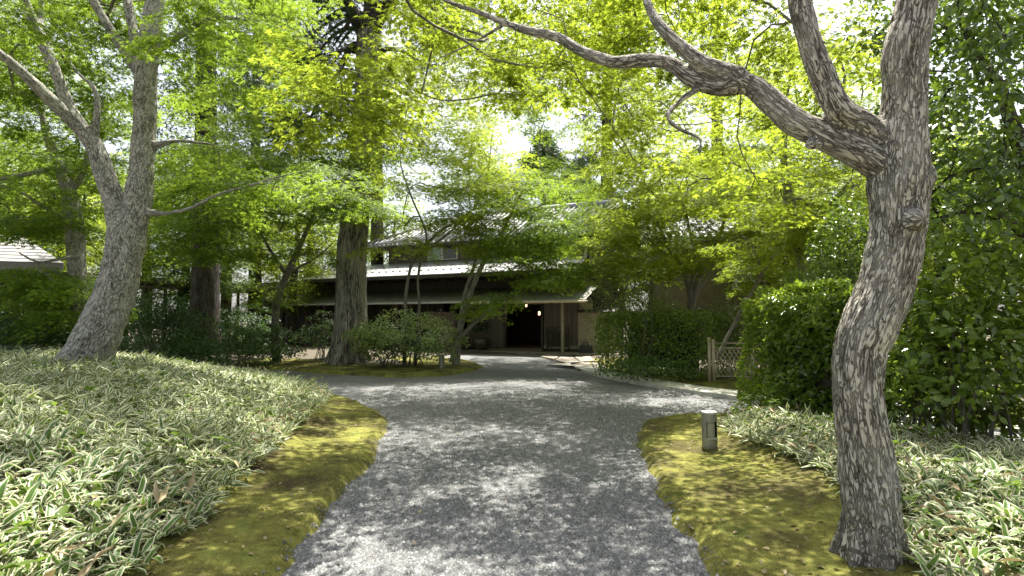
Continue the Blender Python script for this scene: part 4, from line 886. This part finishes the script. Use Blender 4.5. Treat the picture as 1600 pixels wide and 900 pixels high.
# broad leaved evergreens at the right edge
shrub('large evergreen shrub with broad hanging leaves right of the furrowed maple', 1530, 395, 690, 6.4, 330, 320, 'gloss_near', 6200, .105, T_OVAL6, 'o6', .7, 260, tint0=.5, shell=.7, power=2.6)
shrub('dark broad leaved bush between the furrowed maple and the large evergreen', 1440, 470, 680, 7.2, 160, 321, 'gloss_near', 2600, .10, T_OVAL6, 'o6', .8, 60, tint0=.4, shell=.7)
t = Tree(90); b0 = at(1640, 640, 6.8)
root = thing('evergreen_tree', 'tall evergreen tree with dark glossy leaves behind the furrowed maple', 'tree', (b0[0], b0[1], hgt(*b0[:2])))
t.limb([np.array([b0[0], b0[1], 0])] + pxl([(1630, 400, 6.8), (1605, 260, 6.8), (1580, 190, 6.8), (1560, 130, 6.8), (1535, 100, 6.8), (1500, 20, 6.8), (1490, -100, 6.8)]), [.13, .11, .10, .08, .065, .05, .04, .02])
t.limb(pxl([(1630, 400, 6.8), (1580, 350, 6.6), (1520, 330, 6.5), (1470, 340, 6.4)]), [.06, .045, .03, .015]); t.limb(pxl([(1600, 250, 6.8), (1640, 100, 6.8), (1650, -100, 6.8)]), [.07, .05, .02])
for i, (P_, R_) in enumerate(t.limbs): child('trunk' if i == 0 else 'limb', tube_bark('trunk', P_, R_, 12, .003, 12, .3, 90 + i), M['bark_dark'], root)
cs = region(t.r, 1455, 1660, -60, 400, 5.6, 8.6, 95, False) + region(t.r, 1330, 1460, -30, 240, 6.5, 8.5, 16, False) + region(t.r, 1380, 1700, -420, -40, 5, 8.5, 28, False)
t.sprays(cs, arch=.1); Ls = [blob_leaves(t.r, c, np.array([.38, .38, .28]), 100, .10, .9, .4, flatbase=False, tint0=float(np.clip(t.r.normal(.5, .22), 0, 1)), droop=-.5) for c in cs]
L = tuple(np.concatenate([q[i] for q in Ls]) for i in range(5)); keep = leaf_parts(T_OVAL6, 'o6', *L, root, M['glossy'], 200); L = tuple(a[keep] for a in L)
child('crown', leaf_mesh('crown', T_OVAL6, *L), M['glossy'], root, kind='stuff'); child('branches', t.twigs_mesh('branches', .006), M['bark_dark'], root, kind='stuff')

# ================================================================== dwarf bamboo beds
def sasa_bed(label, poly, box, n, power, seed, parts, vis, green, hs_=1.):
    r = np.random.default_rng(seed)
    P_ = rand_in(lambda Q_: inside(Q_, poly) & vis(Q_), box, n, power); k0 = len(P_)
    dE = dist_seg(P_, poly, np.roll(poly, -1, 0)); z = terrain(P_)
    hh = hs_ * (.09 + .19 * sstep(0, .7, dE)) + .05 * fbm(np.column_stack([P_ * 1.4, P_[:, 0] * 0]), 2, seed)
    root = thing('dwarf_bamboo_bed', label, 'bamboo', (*poly.mean(0), hgt(*poly.mean(0))))
    # whorls: each stem tip carries 4 leaves
    m_ = 4; az = r.uniform(0, 6.28, k0)[:, None] + np.array([0, 1.6, 3.1, 4.7])[None] + r.normal(0, .4, (k0, m_)); up = r.normal(.36, .42, (k0, m_)); hz = hh[:, None] * r.uniform(.45, 1.05, (k0, m_))
    PP = np.stack([P_[:, 0:1] + r.normal(0, .03, (k0, m_)), P_[:, 1:2] + r.normal(0, .03, (k0, m_)), z[:, None] + hz], -1).reshape(-1, 3)
    D_ = np.stack([np.cos(az), np.sin(az), up], -1).reshape(-1, 3); k = len(PP)
    N_ = np.column_stack([r.normal(0, .35, k), r.normal(0, .35, k), np.ones(k)]); upright = r.random(k) < .06; D_[upright, 2] += 1.6; N_[upright] = D_[upright] * np.array([-.5, -.5, 0]) + np.array([0, -1, .2])
    S_ = np.clip(r.lognormal(math.log(.122), .30, k), .065, .22); tint = np.clip(r.normal(.45, .22, k), 0, 1)
    L = (PP, D_, N_, S_, tint); keep = leaf_parts(T_SASA, 'sasa', *L, root, M['sasa'], parts); L = tuple(a[keep] for a in L)
    nr_ = L[0][:, 1] < 4.6
    child('leaves', leaf_mesh('leaves', T_SASA, *[a[nr_] for a in L]), M['sasa'], root, kind='stuff')
    if (~nr_).any(): child('leaves', leaf_mesh('leaves', T_SASA_FAR, *[a[~nr_] for a in L]), M['sasa'], root, kind='stuff')
    kd = int(k0 * .14); Pd = P_[r.integers(0, k0, kd)] + r.normal(0, .05, (kd, 2)); ad_ = r.uniform(0, 6.28, kd)
    child('dry_leaves', leaf_mesh('dry_leaves', T_SASA_FAR, np.column_stack([Pd, terrain(Pd) + r.uniform(.05, .27, kd)]), np.column_stack([np.cos(ad_), np.sin(ad_), r.normal(-.1, .5, kd)]), r.normal(0, .5, (kd, 3)) + np.array([0, 0, 1.]), r.uniform(.10, .2, kd), r.uniform(.4, 1, kd)), M['fallen'], root, kind='stuff')
    # plain green shoots among them
    kg = green; G_ = rand_in(lambda Q_: inside(Q_, poly) & vis(Q_), box, kg, power); zg_ = terrain(G_)
    Pg = np.repeat(np.column_stack([G_, zg_ + r.uniform(.22, .4, len(G_))]), 4, 0); kk = len(Pg); ag = r.uniform(0, 6.28, kk)
    child('green_shoots', leaf_mesh('green_shoots', T_OVAL6, Pg, np.column_stack([np.cos(ag), np.sin(ag), r.normal(.15, .35, kk)]), np.column_stack([r.normal(0, .3, kk), r.normal(0, .3, kk), np.ones(kk)]), r.uniform(.05, .10, kk), np.clip(r.normal(.6, .2, kk), 0, 1)), M['maple_deep'], root, kind='stuff')
    # culms
    sel = r.choice(k0, min(k0, 3500), replace=False); p = np.column_stack([P_[sel], z[sel]])
    child('culms', leaf_mesh('culms', tpl([(-.02, 0, 0), (.02, 0, 0), (0, 1, 0)], [(0, 1, 2)]), p, np.column_stack([r.normal(0, .2, len(p)), r.normal(0, .2, len(p)), np.ones(len(p))]), r.normal(0, 1, (len(p), 3)), hh[sel] * 1.1, np.full(len(p), .3)), M['sasa'], root, kind='stuff')
sasa_bed('wide bed of white edged dwarf bamboo around the pale maple trunk', SASA_L, (-14, -1.2, 2.4, 17), 13500, .9, 501, 290, lambda Q_: np.abs(Q_[:, 0]) < Q_[:, 1] * .95 + .6, 420)
sasa_bed('patch of white edged dwarf bamboo behind and right of the furrowed maple', SASA_R, (1.6, 8, 2.4, 9.5), 3600, .6, 502, 200, lambda Q_: np.abs(Q_[:, 0]) < Q_[:, 1] * .95 + .8, 160, .65)
# fallen leaves on the moss
P_ = np.vstack([rand_in(fl, (-5, -1, 2.8, 10), 150, 1), rand_in(fr_, (.9, 4, 2.8, 9), 260, 1), rand_in(fdr, (-3, 3.5, 3, 14), 40, .7)]); k = len(P_); a = rng.uniform(0, 6.28, k)
link('fallen_leaves', leaf_mesh('fallen_leaves', T_OVAL6, np.column_stack([P_, np.maximum(terrain(P_), .004) + .018]), np.column_stack([np.cos(a), np.sin(a), rng.normal(0, .2, k)]), np.column_stack([rng.normal(0, .25, (k, 2)), np.ones(k)]), rng.uniform(.025, .06, k), rng.random(k)), M['fallen'], kind='stuff', label='dry brown fallen leaves scattered over the moss and drive', category='fallen leaves')

# ================================================================== the house
HO = np.array([3.11, 25.0]); HU = np.array([-.9, .436]); HU /= np.linalg.norm(HU); HV = np.array([-HU[1], HU[0]]) * -1
if HV[1] < 0: HV = -HV
def B(u, v, z): q = HO + HU * u + HV * v; return (q[0], q[1], z)
house = thing('timber_house', 'long low timber house with metal pent roofs and tiled upper storey behind the drive', 'house', (*B(6, 3, 0)[:2], 0))
def part(name, mk, fn, parent=None, smooth=False):
    mb = MB(); fn(mb); return child(name, mb.mesh(name, smooth), M[mk], parent or house)
def hb(name, mk, *a, parent=None): return part(name, mk, lambda mb: mb.box(B, *a), parent)
hb('plinth', 'rough_stone', -1.2, 22, .9, 9, -.1, .10)
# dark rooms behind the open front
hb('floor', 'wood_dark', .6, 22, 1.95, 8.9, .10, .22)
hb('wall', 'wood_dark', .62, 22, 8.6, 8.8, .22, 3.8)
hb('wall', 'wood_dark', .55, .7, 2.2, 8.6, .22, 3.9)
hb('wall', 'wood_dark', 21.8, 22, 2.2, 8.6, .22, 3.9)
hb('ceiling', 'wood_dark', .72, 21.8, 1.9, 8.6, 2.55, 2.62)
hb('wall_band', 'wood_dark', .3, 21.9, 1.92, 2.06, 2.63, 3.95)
w = hb('wall', 'wood_mid', 1.0, 2.7, 2.0, 2.1, .22, 2.54)        # right of the doorway
for k in range(11): hb('board', 'wood_mid', 1.0 + k * .154, 1.0 + k * .154 + .146, 1.965, 1.998, .40, 2.5, parent=w)
hb('skirting', 'wood_pale', 1.0, 2.7, 1.95, 1.998, .225, .385, parent=w)
w = hb('wall', 'wood_mid', 4.9, 7.0, 2.0, 2.1, .22, 2.54)
for k in range(13): hb('board', 'wood_mid', 4.9 + k * .161, 4.9 + k * .161 + .153, 1.965, 1.998, .24, 2.5, parent=w)
dr = hb('door_frame', 'wood_dark', 2.72, 2.84, 1.93, 2.12, .22, 2.5); hb('jamb', 'wood_dark', 4.78, 4.89, 1.93, 2.12, .22, 2.5, parent=dr); hb('lintel', 'wood_dark', 2.845, 4.775, 1.94, 2.11, 2.36, 2.5, parent=dr)
hb('threshold', 'wood_mid', 2.6, 5.6, 1.55, 1.92, .105, .20)
# sleeve fence of upright boards
w = hb('screen_wall', 'wood_mid', 7.1, 8.6, .92, .98, .12, 2.02)
for k in range(10): hb('board', 'wood_mid', 7.1 + k * .15, 7.1 + k * .15 + .142, .885, .918, .14, 2.0, parent=w)
for u in (7.04, 8.66): hb('post', 'wood_dark', u - .05, u + .05, .88, 1.0, .10, 2.45, parent=w)
# veranda: dark boards and posts
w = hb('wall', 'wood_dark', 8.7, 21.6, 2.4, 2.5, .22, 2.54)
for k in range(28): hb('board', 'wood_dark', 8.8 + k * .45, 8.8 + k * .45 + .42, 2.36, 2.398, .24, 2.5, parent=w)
for u in (10.6, 12.6, 14.2, 15.6, 17.0, 18.4, 20, 21.4): hb('post', 'wood_mid', u - .06, u + .06, .75, .87, .10, 2.5)
hb('post', 'white_post', 1.18, 1.29, .62, .73, .06, 2.45) if 'white_post' in M else hb('post', 'wood_pale', 1.18, 1.29, .62, .73, .06, 2.45)
hb('beam', 'wood_mid', -.1, 21.6, .60, .74, 2.452, 2.60)
# low plastered sleeve wall with its own little roof
w = hb('sleeve_wall', 'plaster', -.75, .98, 2.02, 2.12, .1, 1.95)
part('coping', 'wood_dark', lambda mb: mb.hexa([B(-.9, 1.8, 1.96), B(.95, 1.8, 1.96), B(.95, 2.4, 1.96), B(-.9, 2.4, 1.96), B(-.9, 1.8, 2.0), B(.95, 1.8, 2.0), B(.95, 2.4, 2.14), B(-.9, 2.4, 2.14)]), w)
hb('corner_post', 'wood_pale', -.86, -.752, 2.0, 2.13, .1, 1.95, parent=w)
hb('wall', 'plaster', .3, .98, 2.13, 2.2, 2.0, 2.53)
hb('wall', 'wood_dark', -.6, .54, 2.5, 2.6, 2.2, 3.6)
# pent roof in wide metal sheets
pent = part('pent_roof', 'copper', lambda mb: mb.hexa([B(-.05, .03, 2.44), B(21.8, .03, 2.44), B(21.8, 1.9, 3.15), B(-.05, 1.9, 3.15), B(-.05, .03, 2.475), B(21.8, .03, 2.475), B(21.8, 1.9, 3.185), B(-.05, 1.9, 3.185)]))
for k in range(24):
    u0 = -.08 + k * .915; part('roof_sheet', 'copper', lambda mb: mb.hexa([B(u0, .0, 2.47), B(u0 + .905, .0, 2.47), B(u0 + .905, 1.91, 3.195), B(u0, 1.91, 3.195), B(u0, .0, 2.488), B(u0 + .905, .0, 2.488), B(u0 + .905, 1.91, 3.213), B(u0, 1.91, 3.213)]), pent)
part('sunlit_eave_edge', 'sheet_metal', lambda mb: mb.hexa([B(-.1, -.06, 2.405), B(21.85, -.06, 2.405), B(21.85, -.003, 2.405), B(-.1, -.003, 2.405), B(-.1, -.06, 2.495), B(21.85, -.06, 2.495), B(21.85, -.003, 2.497), B(-.1, -.003, 2.497)]), pent)  # pale strip puts the sunlit edge of the roof into its colour
part('gutter', 'bamboo', lambda mb: mb.tube([B(-.22, -.11, 2.40), B(6, -.11, 2.385)], [.05, .05], 10), pent)
for k in range(26): hb('rafter', 'wood_dark', .05 + k * .85, .05 + k * .85 + .07, .1, 1.9, 2.36, 2.43, parent=pent) if k < 1 else part('rafter', 'wood_dark', lambda mb: mb.hexa([B(.05 + k * .85, .1, 2.38), B(.12 + k * .85, .1, 2.38), B(.12 + k * .85, 1.9, 3.05), B(.05 + k * .85, 1.9, 3.05), B(.05 + k * .85, .1, 2.45), B(.12 + k * .85, .1, 2.45), B(.12 + k * .85, 1.9, 3.14), B(.05 + k * .85, 1.9, 3.14)]), pent)
# lower main roof, shallow, pale metal sheets with snow guards
ro = part('main_roof', 'wood_dark', lambda mb: mb.hexa([B(.3, .3, 3.74), B(16.7, .3, 3.74), B(16.7, 3.7, 4.75), B(1.0, 3.7, 4.75), B(.3, .3, 3.86), B(16.7, .3, 3.86), B(16.7, 3.7, 4.87), B(1.0, 3.7, 4.87)]))
for k in range(18):
    u0 = .28 + k * .915; ut = max(u0, 1.0)
    part('roof_sheet', 'sheet_metal', lambda mb: mb.hexa([B(u0, .24, 3.865), B(u0 + .9, .24, 3.865), B(u0 + .9, 3.72, 4.90), B(ut, 3.72, 4.90), B(u0, .24, 3.90), B(u0 + .9, .24, 3.90), B(u0 + .9, 3.72, 4.935), B(ut, 3.72, 4.935)]), ro)
    for q, f in ((.25, .25), (.7, .25), (.45, .6)):
        uu, vv, zz = u0 + q, .24 + 3.48 * f, 3.90 + 1.035 * f; hb('snow_guard', 'copper', uu, uu + .12, vv, vv + .04, zz, zz + .07, parent=ro)
part('side_eave', 'wood_dark', lambda mb: mb.hexa([B(.28, .31, 3.72), B(1.05, 1.0, 3.95), B(1.05, 8.4, 3.95), B(.25, 8.4, 3.72), B(.28, .31, 3.85), B(1.05, 1.0, 4.10), B(1.05, 8.4, 4.10), B(.25, 8.4, 3.85)]), ro)
hb('fascia', 'wood_dark', .25, 16.75, .2, .245, 3.70, 3.86, parent=ro)
for k in range(18): hb('rafter', 'wood_dark', .6 + k * .9, .68 + k * .9, .36, 1.9, 3.64, 3.72, parent=ro)
# upper storey
up = hb('upper_wall', 'wood_mid', .9, 13.4, 3.72, 8.4, 3.97, 6.05)
for k in range(28): hb('board', 'wood_mid', .9 + k * .447, .9 + k * .447 + .435, 3.68, 3.717, 4.93, 6.0, parent=up)
wi = hb('window', 'white_paint', 8.62, 10.6, 3.64, 3.678, 5.0, 5.78); hb('pane', 'frost', 9.66, 10.54, 3.62, 3.638, 5.05, 5.73, parent=wi); hb('pane', 'glass', 8.68, 9.56, 3.62, 3.638, 5.05, 5.73, parent=wi)
wi = hb('window', 'wood_dark', 3.0, 5.4, 3.64, 3.678, 5.0, 5.8); hb('pane', 'glass', 3.06, 4.18, 3.62, 3.638, 5.06, 5.74, parent=wi); hb('pane', 'glass', 4.24, 5.34, 3.62, 3.638, 5.06, 5.74, parent=wi)
part('downpipe', 'steel', lambda mb: mb.tube([B(1.1, 3.58, 5.95), B(1.1, 3.58, 4.1)], [.06, .06], 10)); hb('post', 'wood_pale', .80, .93, 3.60, 3.73, 4.0, 6.0)
ut = part('tiled_roof', 'tile', lambda mb: mb.add([B(.0, 2.75, 5.92), B(14.4, 2.75, 5.92), B(10.4, 6.5, 7.92), B(.0, 6.5, 7.92), B(14.4, 10.2, 5.92), B(.0, 10.2, 5.92), B(.0, 2.75, 5.84), B(14.4, 2.75, 5.84), B(10.4, 6.5, 7.80), B(.0, 6.5, 7.80), B(14.4, 10.2, 5.84), B(.0, 10.2, 5.84)],
    [(0, 1, 2, 3), (1, 4, 2), (3, 2, 4, 5), (6, 9, 8, 7), (7, 8, 10), (9, 11, 10, 8), (0, 6, 7, 1), (1, 7, 10, 4), (4, 10, 11, 5), (0, 3, 9, 6), (3, 5, 11, 9)]))
for k in range(46):
    u0 = .15 + k * .31; f = 1 if u0 < 10.4 else (14.4 - u0) / 4.0
    if f < .06: continue
    part('tile_row', 'tile', lambda mb: mb.tube([B(u0, 2.70, 5.93), B(u0, 2.75 + 3.75 * f, 5.95 + 2.0 * f)], [.075, .075], 8), ut, True)
part('ridge_cap', 'tile', lambda mb: mb.tube([B(-.05, 6.5, 8.0), B(10.4, 6.5, 8.0)], [.17, .17], 10), ut, True); part('hip_ridge', 'tile', lambda mb: mb.tube([B(10.4, 6.5, 8.0), B(14.45, 2.7, 5.98)], [.13, .13], 10), ut, True)
hb('eave_board', 'wood_dark', .0, 14.3, 2.80, 3.70, 5.72, 5.83, parent=ut); hb('barge_board', 'wood_dark', -.08, -.005, 2.9, 6.4, 5.6, 5.86, parent=ut)

# things in and round the entrance
def lamp(u, v, z, label):
    p = B(u, v, z); o = thing('pendant_lamp', label, 'lamp', p)
    mb = MB(); mb.tube([(p[0], p[1], z - .09), (p[0], p[1], z - .05), (p[0], p[1], z + .05), (p[0], p[1], z + .09)], [.025, .05, .045, .02], 10); child('shade', mb.mesh('shade', True), M['glow'], o)
    mb = MB(); mb.tube([(p[0], p[1], z + .085), (p[0], p[1], 2.555)], [.008, .008], 5); child('cord', mb.mesh('cord'), M['black'], o)
    ld = bpy.data.lights.new('lamp_light', 'POINT'); ld.energy = 2; ld.color = (1, .7, .4); ld.shadow_soft_size = .08
    lo = bpy.data.objects.new('light', ld); C.objects.link(lo); lo.parent = o; lo.location = (0, 0, -.16)
lamp(4.1, 3.0, 2.36, 'small glowing lamp close under the entrance ceiling'); lamp(3.55, 3.4, 1.95, 'lit pendant lamp hanging low inside the dark entrance')
rk = thing('umbrella_rack', 'wooden umbrella rack against the boarded wall right of the doorway', 'rack', B(1.9, 1.75, .1))
for u in (1.35, 2.42): part('upright', 'wood_dark', lambda mb: mb.box(B, u - .03, u + .03, 1.7, 1.78, .1, 1.25), rk)
for z in (.35, 1.2): part('rail', 'wood_dark', lambda mb: mb.box(B, 1.385, 2.385, 1.71, 1.77, z, z + .05), rk)
for k in range(8):
    ub = thing('umbrella', 'furled dark umbrella hanging in the rack by the doorway', 'umbrella', B(1.45 + k * .12, 1.66, .36), 'umbrellas in the rack')
    u = 1.45 + k * .12; part('canopy', 'wood_dark' if k % 2 else 'ceramic', lambda mb: mb.tube([B(u, 1.655, .38), B(u, 1.655, .8), B(u, 1.655, 1.08)], [.012, .045, .02], 8), ub, True); part('handle', 'wood_mid', lambda mb: mb.tube([B(u, 1.655, 1.075), B(u, 1.655, 1.3)], [.012, .014], 6), ub)
pt = thing('flower_pot', 'dark round pot of pale flowers in the shade left of the doorway', 'pot', B(5.85, 1.4, .1))
part('pot', 'ceramic', lambda mb: mb.tube([B(5.85, 1.4, .105), B(5.85, 1.4, .3), B(5.85, 1.4, .62), B(5.85, 1.4, .72)], [.22, .36, .40, .34], 16), pt, True)
r = np.random.default_rng(5); c = np.array(B(5.85, 1.4, 1.15)); child('foliage', leaf_mesh('foliage', T_OVAL2, *blob_leaves(r, c, np.array([.4, .4, .4]), 240, .13, .8)), M['under'], pt, kind='stuff')
child('flowers', leaf_mesh('flowers', T_OVAL2, *blob_leaves(r, c + np.array([0, 0, .1]), np.array([.38, .38, .35]), 26, .07, .3)), M['white_flower'], pt, kind='stuff')
bag = thing('bag', 'squat black bag with a handle on the step by the plaster wall', 'bag', B(.35, 1.35, .1))
part('body', 'black', lambda mb: mb.hexa([B(.05, 1.15, .102), B(.7, 1.15, .102), B(.7, 1.5, .102), B(.05, 1.5, .102), B(.12, 1.2, .42), B(.6, 1.2, .46), B(.6, 1.45, .46), B(.12, 1.45, .42)]), bag)
part('handle', 'black', lambda mb: mb.tube([B(.22, 1.32, .40), B(.28, 1.32, .58), B(.46, 1.32, .58), B(.52, 1.32, .42)], [.025] * 4, 6), bag)

# ---- brown house behind the hedge, right
A0 = np.array(at(1085, 470, 24.5)[:2]); ax = norm(np.array([1., -.16])); ay = np.array([-ax[1], ax[0]])
def RB(u, v, z): q = A0 + ax * u + ay * v; return (q[0], q[1], z)
rh = thing('plastered_house', 'olive brown plastered house with a white framed window behind the hedge', 'house', RB(4, 2, 0))
def rp(name, mk, *a, parent=None): return part(name, mk, lambda mb: mb.box(RB, *a), parent or rh)
rp('wall', 'plaster_brown', -1.5, 9.5, 0, 4, 0, 5.0)
zc = at(1172, 428, 24.2)[2]; uw = (at(1172, 428, 24.2)[0] - A0[0])
wi = rp('window', 'white_paint', uw - .66, uw + .66, -.08, -.003, zc - .34, zc + .34)
for s0 in (-1, 1): rp('pane', 'glass', uw + s0 * .3 - .255, uw + s0 * .3 + .255, -.105, -.083, zc - .26, zc + .26, parent=wi)
rf = part('roof', 'tile', lambda mb: mb.hexa([RB(-2.2, -.8, 4.9), RB(10, -.8, 4.9), RB(10, 3, 6.3), RB(-2.2, 3, 6.3), RB(-2.2, -.8, 5.06), RB(10, -.8, 5.06), RB(10, 3, 6.46), RB(-2.2, 3, 6.46)]), rh)
for k in range(36): part('tile_row', 'tile', lambda mb: mb.tube([RB(-2.1 + k * .335, -.85, 5.07), RB(-2.1 + k * .335, 3, 6.49)], [.07, .07], 7), rf, True)
rp('corner_board', 'wood_dark', 2.95, 3.1, -.05, -.004, 0, 4.9)

# ---- thatched hut, left
hx, hy = at(100, 412, 20)[0], 20.0
def HB(u, v, z): u *= .8; return (hx - .85 * u - .62 * v, hy - .35 * u + .78 * v, z)
hut = thing('thatched_hut', 'small hut with sunlit hipped shingle roof among the trees left of the pale maple', 'hut', HB(3, 2.5, .2))
zr, zt = at(100, 412, 20)[2], at(62, 370, 22)[2]
r_ = part('roof', 'thatch', lambda mb: mb.add([HB(0, 0, zr), HB(7, 0, zr), HB(5, 2.6, zt), HB(1.9, 2.6, zt), HB(0, 5.2, zr), HB(7, 5.2, zr), HB(.1, .1, zr - .25), HB(6.9, .1, zr - .25), HB(.1, 5.1, zr - .25), HB(6.9, 5.1, zr - .25)],
   [(0, 1, 2, 3), (1, 5, 2), (5, 4, 3, 2), (4, 0, 3), (0, 6, 7, 1), (1, 7, 9, 5), (5, 9, 8, 4), (4, 8, 6, 0), (6, 8, 9, 7)]), hut)
part('ridge', 'wood_dark', lambda mb: mb.tube([HB(1.7, 2.6, zt + .08), HB(5.2, 2.6, zt + .08)], [.16, .16], 8), r_)
for k in range(9):   # courses of shingles
    f = k / 9; part('shingle_course', 'thatch', lambda mb: mb.hexa([HB(1.9 * f, 2.6 * f - .02, zr + (zt - zr) * f + .01), HB(7 - 2 * f, 2.6 * f - .02, zr + (zt - zr) * f + .01), HB(7 - 2 * (f + .11), 2.6 * (f + .11), zr + (zt - zr) * (f + .11)), HB(1.9 * (f + .11), 2.6 * (f + .11), zr + (zt - zr) * (f + .11)), HB(1.9 * f, 2.6 * f - .02, zr + (zt - zr) * f + .03), HB(7 - 2 * f, 2.6 * f - .02, zr + (zt - zr) * f + .03), HB(7 - 2 * (f + .11), 2.6 * (f + .11), zr + (zt - zr) * (f + .11) + .015), HB(1.9 * (f + .11), 2.6 * (f + .11), zr + (zt - zr) * (f + .11) + .015)]), r_)
for u, v in ((.7, .7), (2.4, .7), (4.4, .7), (6.3, .7), (.7, 4.5), (6.3, 4.5)): part('post', 'wood_mid', lambda mb: mb.tube([HB(u, v, -.05), HB(u, v, zr - .2)], [.08, .075], 8), hut)
part('wall', 'wood_dark', lambda mb: mb.box(HB, .8, 6.2, 3.9, 4.0, 0, zr - .26), hut); part('beam', 'wood_dark', lambda mb: mb.box(HB, .5, 6.5, .62, .78, zr - .42, zr - .255), hut)
# ---- covered walkway between hut and house
W0, W1 = at(190, 436, 26.5), at(440, 440, 34.0); wd = norm(W1[:2] - W0[:2]); wnv = np.array([-wd[1], wd[0]]); wl_ = np.linalg.norm(W1[:2] - W0[:2]); wz = W0[2]
def WB(u, v, z): q = W0[:2] + wd * u + wnv * v; return (q[0], q[1], z)
wk = thing('covered_walkway', 'dark roofed walkway running behind the conifer trunk to the house', 'walkway', WB(wl_ / 2, .5, 0))
part('roof', 'wood_dark', lambda mb: mb.add([WB(-2, -.7, wz - .15), WB(wl_, -.7, wz - .15), WB(wl_, .6, wz + .22), WB(-2, .6, wz + .22), WB(wl_, 1.9, wz - .15), WB(-2, 1.9, wz - .15), WB(-2, -.7, wz - .3), WB(wl_, -.7, wz - .3), WB(wl_, 1.9, wz - .3), WB(-2, 1.9, wz - .3)], [(0, 1, 2, 3), (3, 2, 4, 5), (6, 9, 8, 7), (0, 6, 7, 1), (5, 4, 8, 9), (0, 3, 5, 9, 6), (1, 7, 8, 4, 2)]), wk)
for k in range(8):
    for v in (-.3, 1.5): part('post', 'wood_dark', lambda mb: mb.box(WB, -1.6 + k * 1.7, -1.48 + k * 1.7, v, v + .12, -.1, wz - .3), wk)

# ---- bamboo lattice gate
g0 = gnd(1109, 598)
def GB(u, v, z): return (g0[0] + u * .98, g0[1] + v - u * .17, z)
gz = hgt(g0[0], g0[1]); gate = thing('lattice_gate', 'low bamboo lattice gate beside the clipped hedge', 'gate', (g0[0], g0[1], gz))
for u in (0, .1): part('post', 'bamboo', lambda mb: mb.tube([GB(u, 0, gz - .1), GB(u, 0, gz + (1.13 if u == 0 else 1.08))], [.042, .04], 10), gate, True)
part('post', 'bamboo', lambda mb: mb.tube([GB(1.05, 0, gz - .1), GB(1.05, 0, gz + 1.1)], [.042, .04], 10), gate, True)
for z in (.14, .86, .98): part('rail', 'bamboo', lambda mb: mb.tube([GB(.13, 0, gz + z), GB(1.02, 0, gz + z)], [.016, .016], 8), gate, True)
for s0 in (-1, 1):
    for k in range(-8, 11):
        x0, x1 = k * .11, k * .11 + .72 * .62
        q0, q1 = (0., 1.)
        lo = max(0., (.14 - x0) / (x1 - x0)); hi = min(1., (1.01 - x0) / (x1 - x0))
        if hi - lo < .08: continue
        f = lambda t_: (x0 + (x1 - x0) * t_, gz + (.14 + .72 * t_ if s0 > 0 else .86 - .72 * t_))
        (ua, za), (ub_, zb_) = f(lo), f(hi); part('slat', 'bamboo', lambda mb: mb.tube([GB(ua, s0 * .012, za), GB(ub_, s0 * .012, zb_)], [.011, .011], 6), gate, True)

# ---- bollard lights
def bollard(px, py, label, h, rad, face, capr=1.06, slot=True, mk='bronze', zoff=0.):
    p = gnd(px, py, .12); z0 = hgt(p[0], p[1]); o = thing('bollard_light', label, 'bollard', (p[0], p[1], z0), None)
    n_ = 36; th = np.linspace(0, 2 * math.pi, n_, endpoint=False) + face; mb = MB()
    def ring(z, R): return [(p[0] + R * math.cos(a), p[1] + R * math.sin(a), z0 + z) for a in th]
    z1, z2 = h * .32, h * .78; R2 = rad - .012
    V = []; [V.extend(ring(z, R)) for z, R in ((-.05, rad), (z1, rad), (z2, rad), (h, rad), (z1, R2), (z2, R2))]
    Fs = []; open_ = lambda j: slot and (j < 4 or j >= n_ - 5)
    for j in range(n_):
        j2 = (j + 1) % n_; Fs += [(j, j2, n_ + j2, n_ + j), (2 * n_ + j, 2 * n_ + j2, 3 * n_ + j2, 3 * n_ + j)]
        if not open_(j): Fs.append((n_ + j, n_ + j2, 2 * n_ + j2, 2 * n_ + j))
        else: Fs += [(n_ + j, n_ + j2, 4 * n_ + j2, 4 * n_ + j), (2 * n_ + j, 5 * n_ + j, 5 * n_ + j2, 2 * n_ + j2)]
    mb.add(V, Fs); child('body', mb.mesh('body'), M[mk], o)
    if slot:
        mb = MB(); mb.tube([(p[0], p[1], z0 + z1 - .01), (p[0], p[1], z0 + z2 + .01)], [rad * .72] * 2, 24); child('lens', mb.mesh('lens', False), M['lens'], o)
        mb = MB(); fx, fy = math.cos(face), math.sin(face); q = np.array([p[0] + fx * rad, p[1] + fy * rad])
        t_ = np.array([-fy, fx]); mb.hexa([(*(q + t_ * a_ + np.array([fx, fy]) * b2), z0 + z1 + c2) for c2 in (-.012, .004) for a_, b2 in ((-.06, -.02), (.06, -.02), (.06, .012), (-.06, .012))]); child('sill', mb.mesh('sill'), M['steel'], o)
    mb = MB(); mb.tube([(p[0], p[1], z0 + h + .002), (p[0], p[1], z0 + h + .02), (p[0], p[1], z0 + h + .026)], [rad * capr, rad * capr, rad * capr * .9], 36); child('cap', mb.mesh('cap'), M['steel' if slot else 'bronze'], o)
M['lens'] = plain('olive_lens', [(.3, (.22, .21, .13)), (.7, (.30, .29, .19))], 5, None, .4, 0)
bollard(1109, 697, 'oval bronze bollard light with a slot window on the moss beside the bamboo', .40, .088, math.radians(-82))
bollard(690, 573, 'short metal post light with flat dark cap on the tip of the moss island', .42, .09, 0, 2.0, False, 'bronze')
bollard(389, 557, 'small grey post light among the low bushes behind the bamboo bed', .42, .09, 0, 1.1, False, 'bronze')
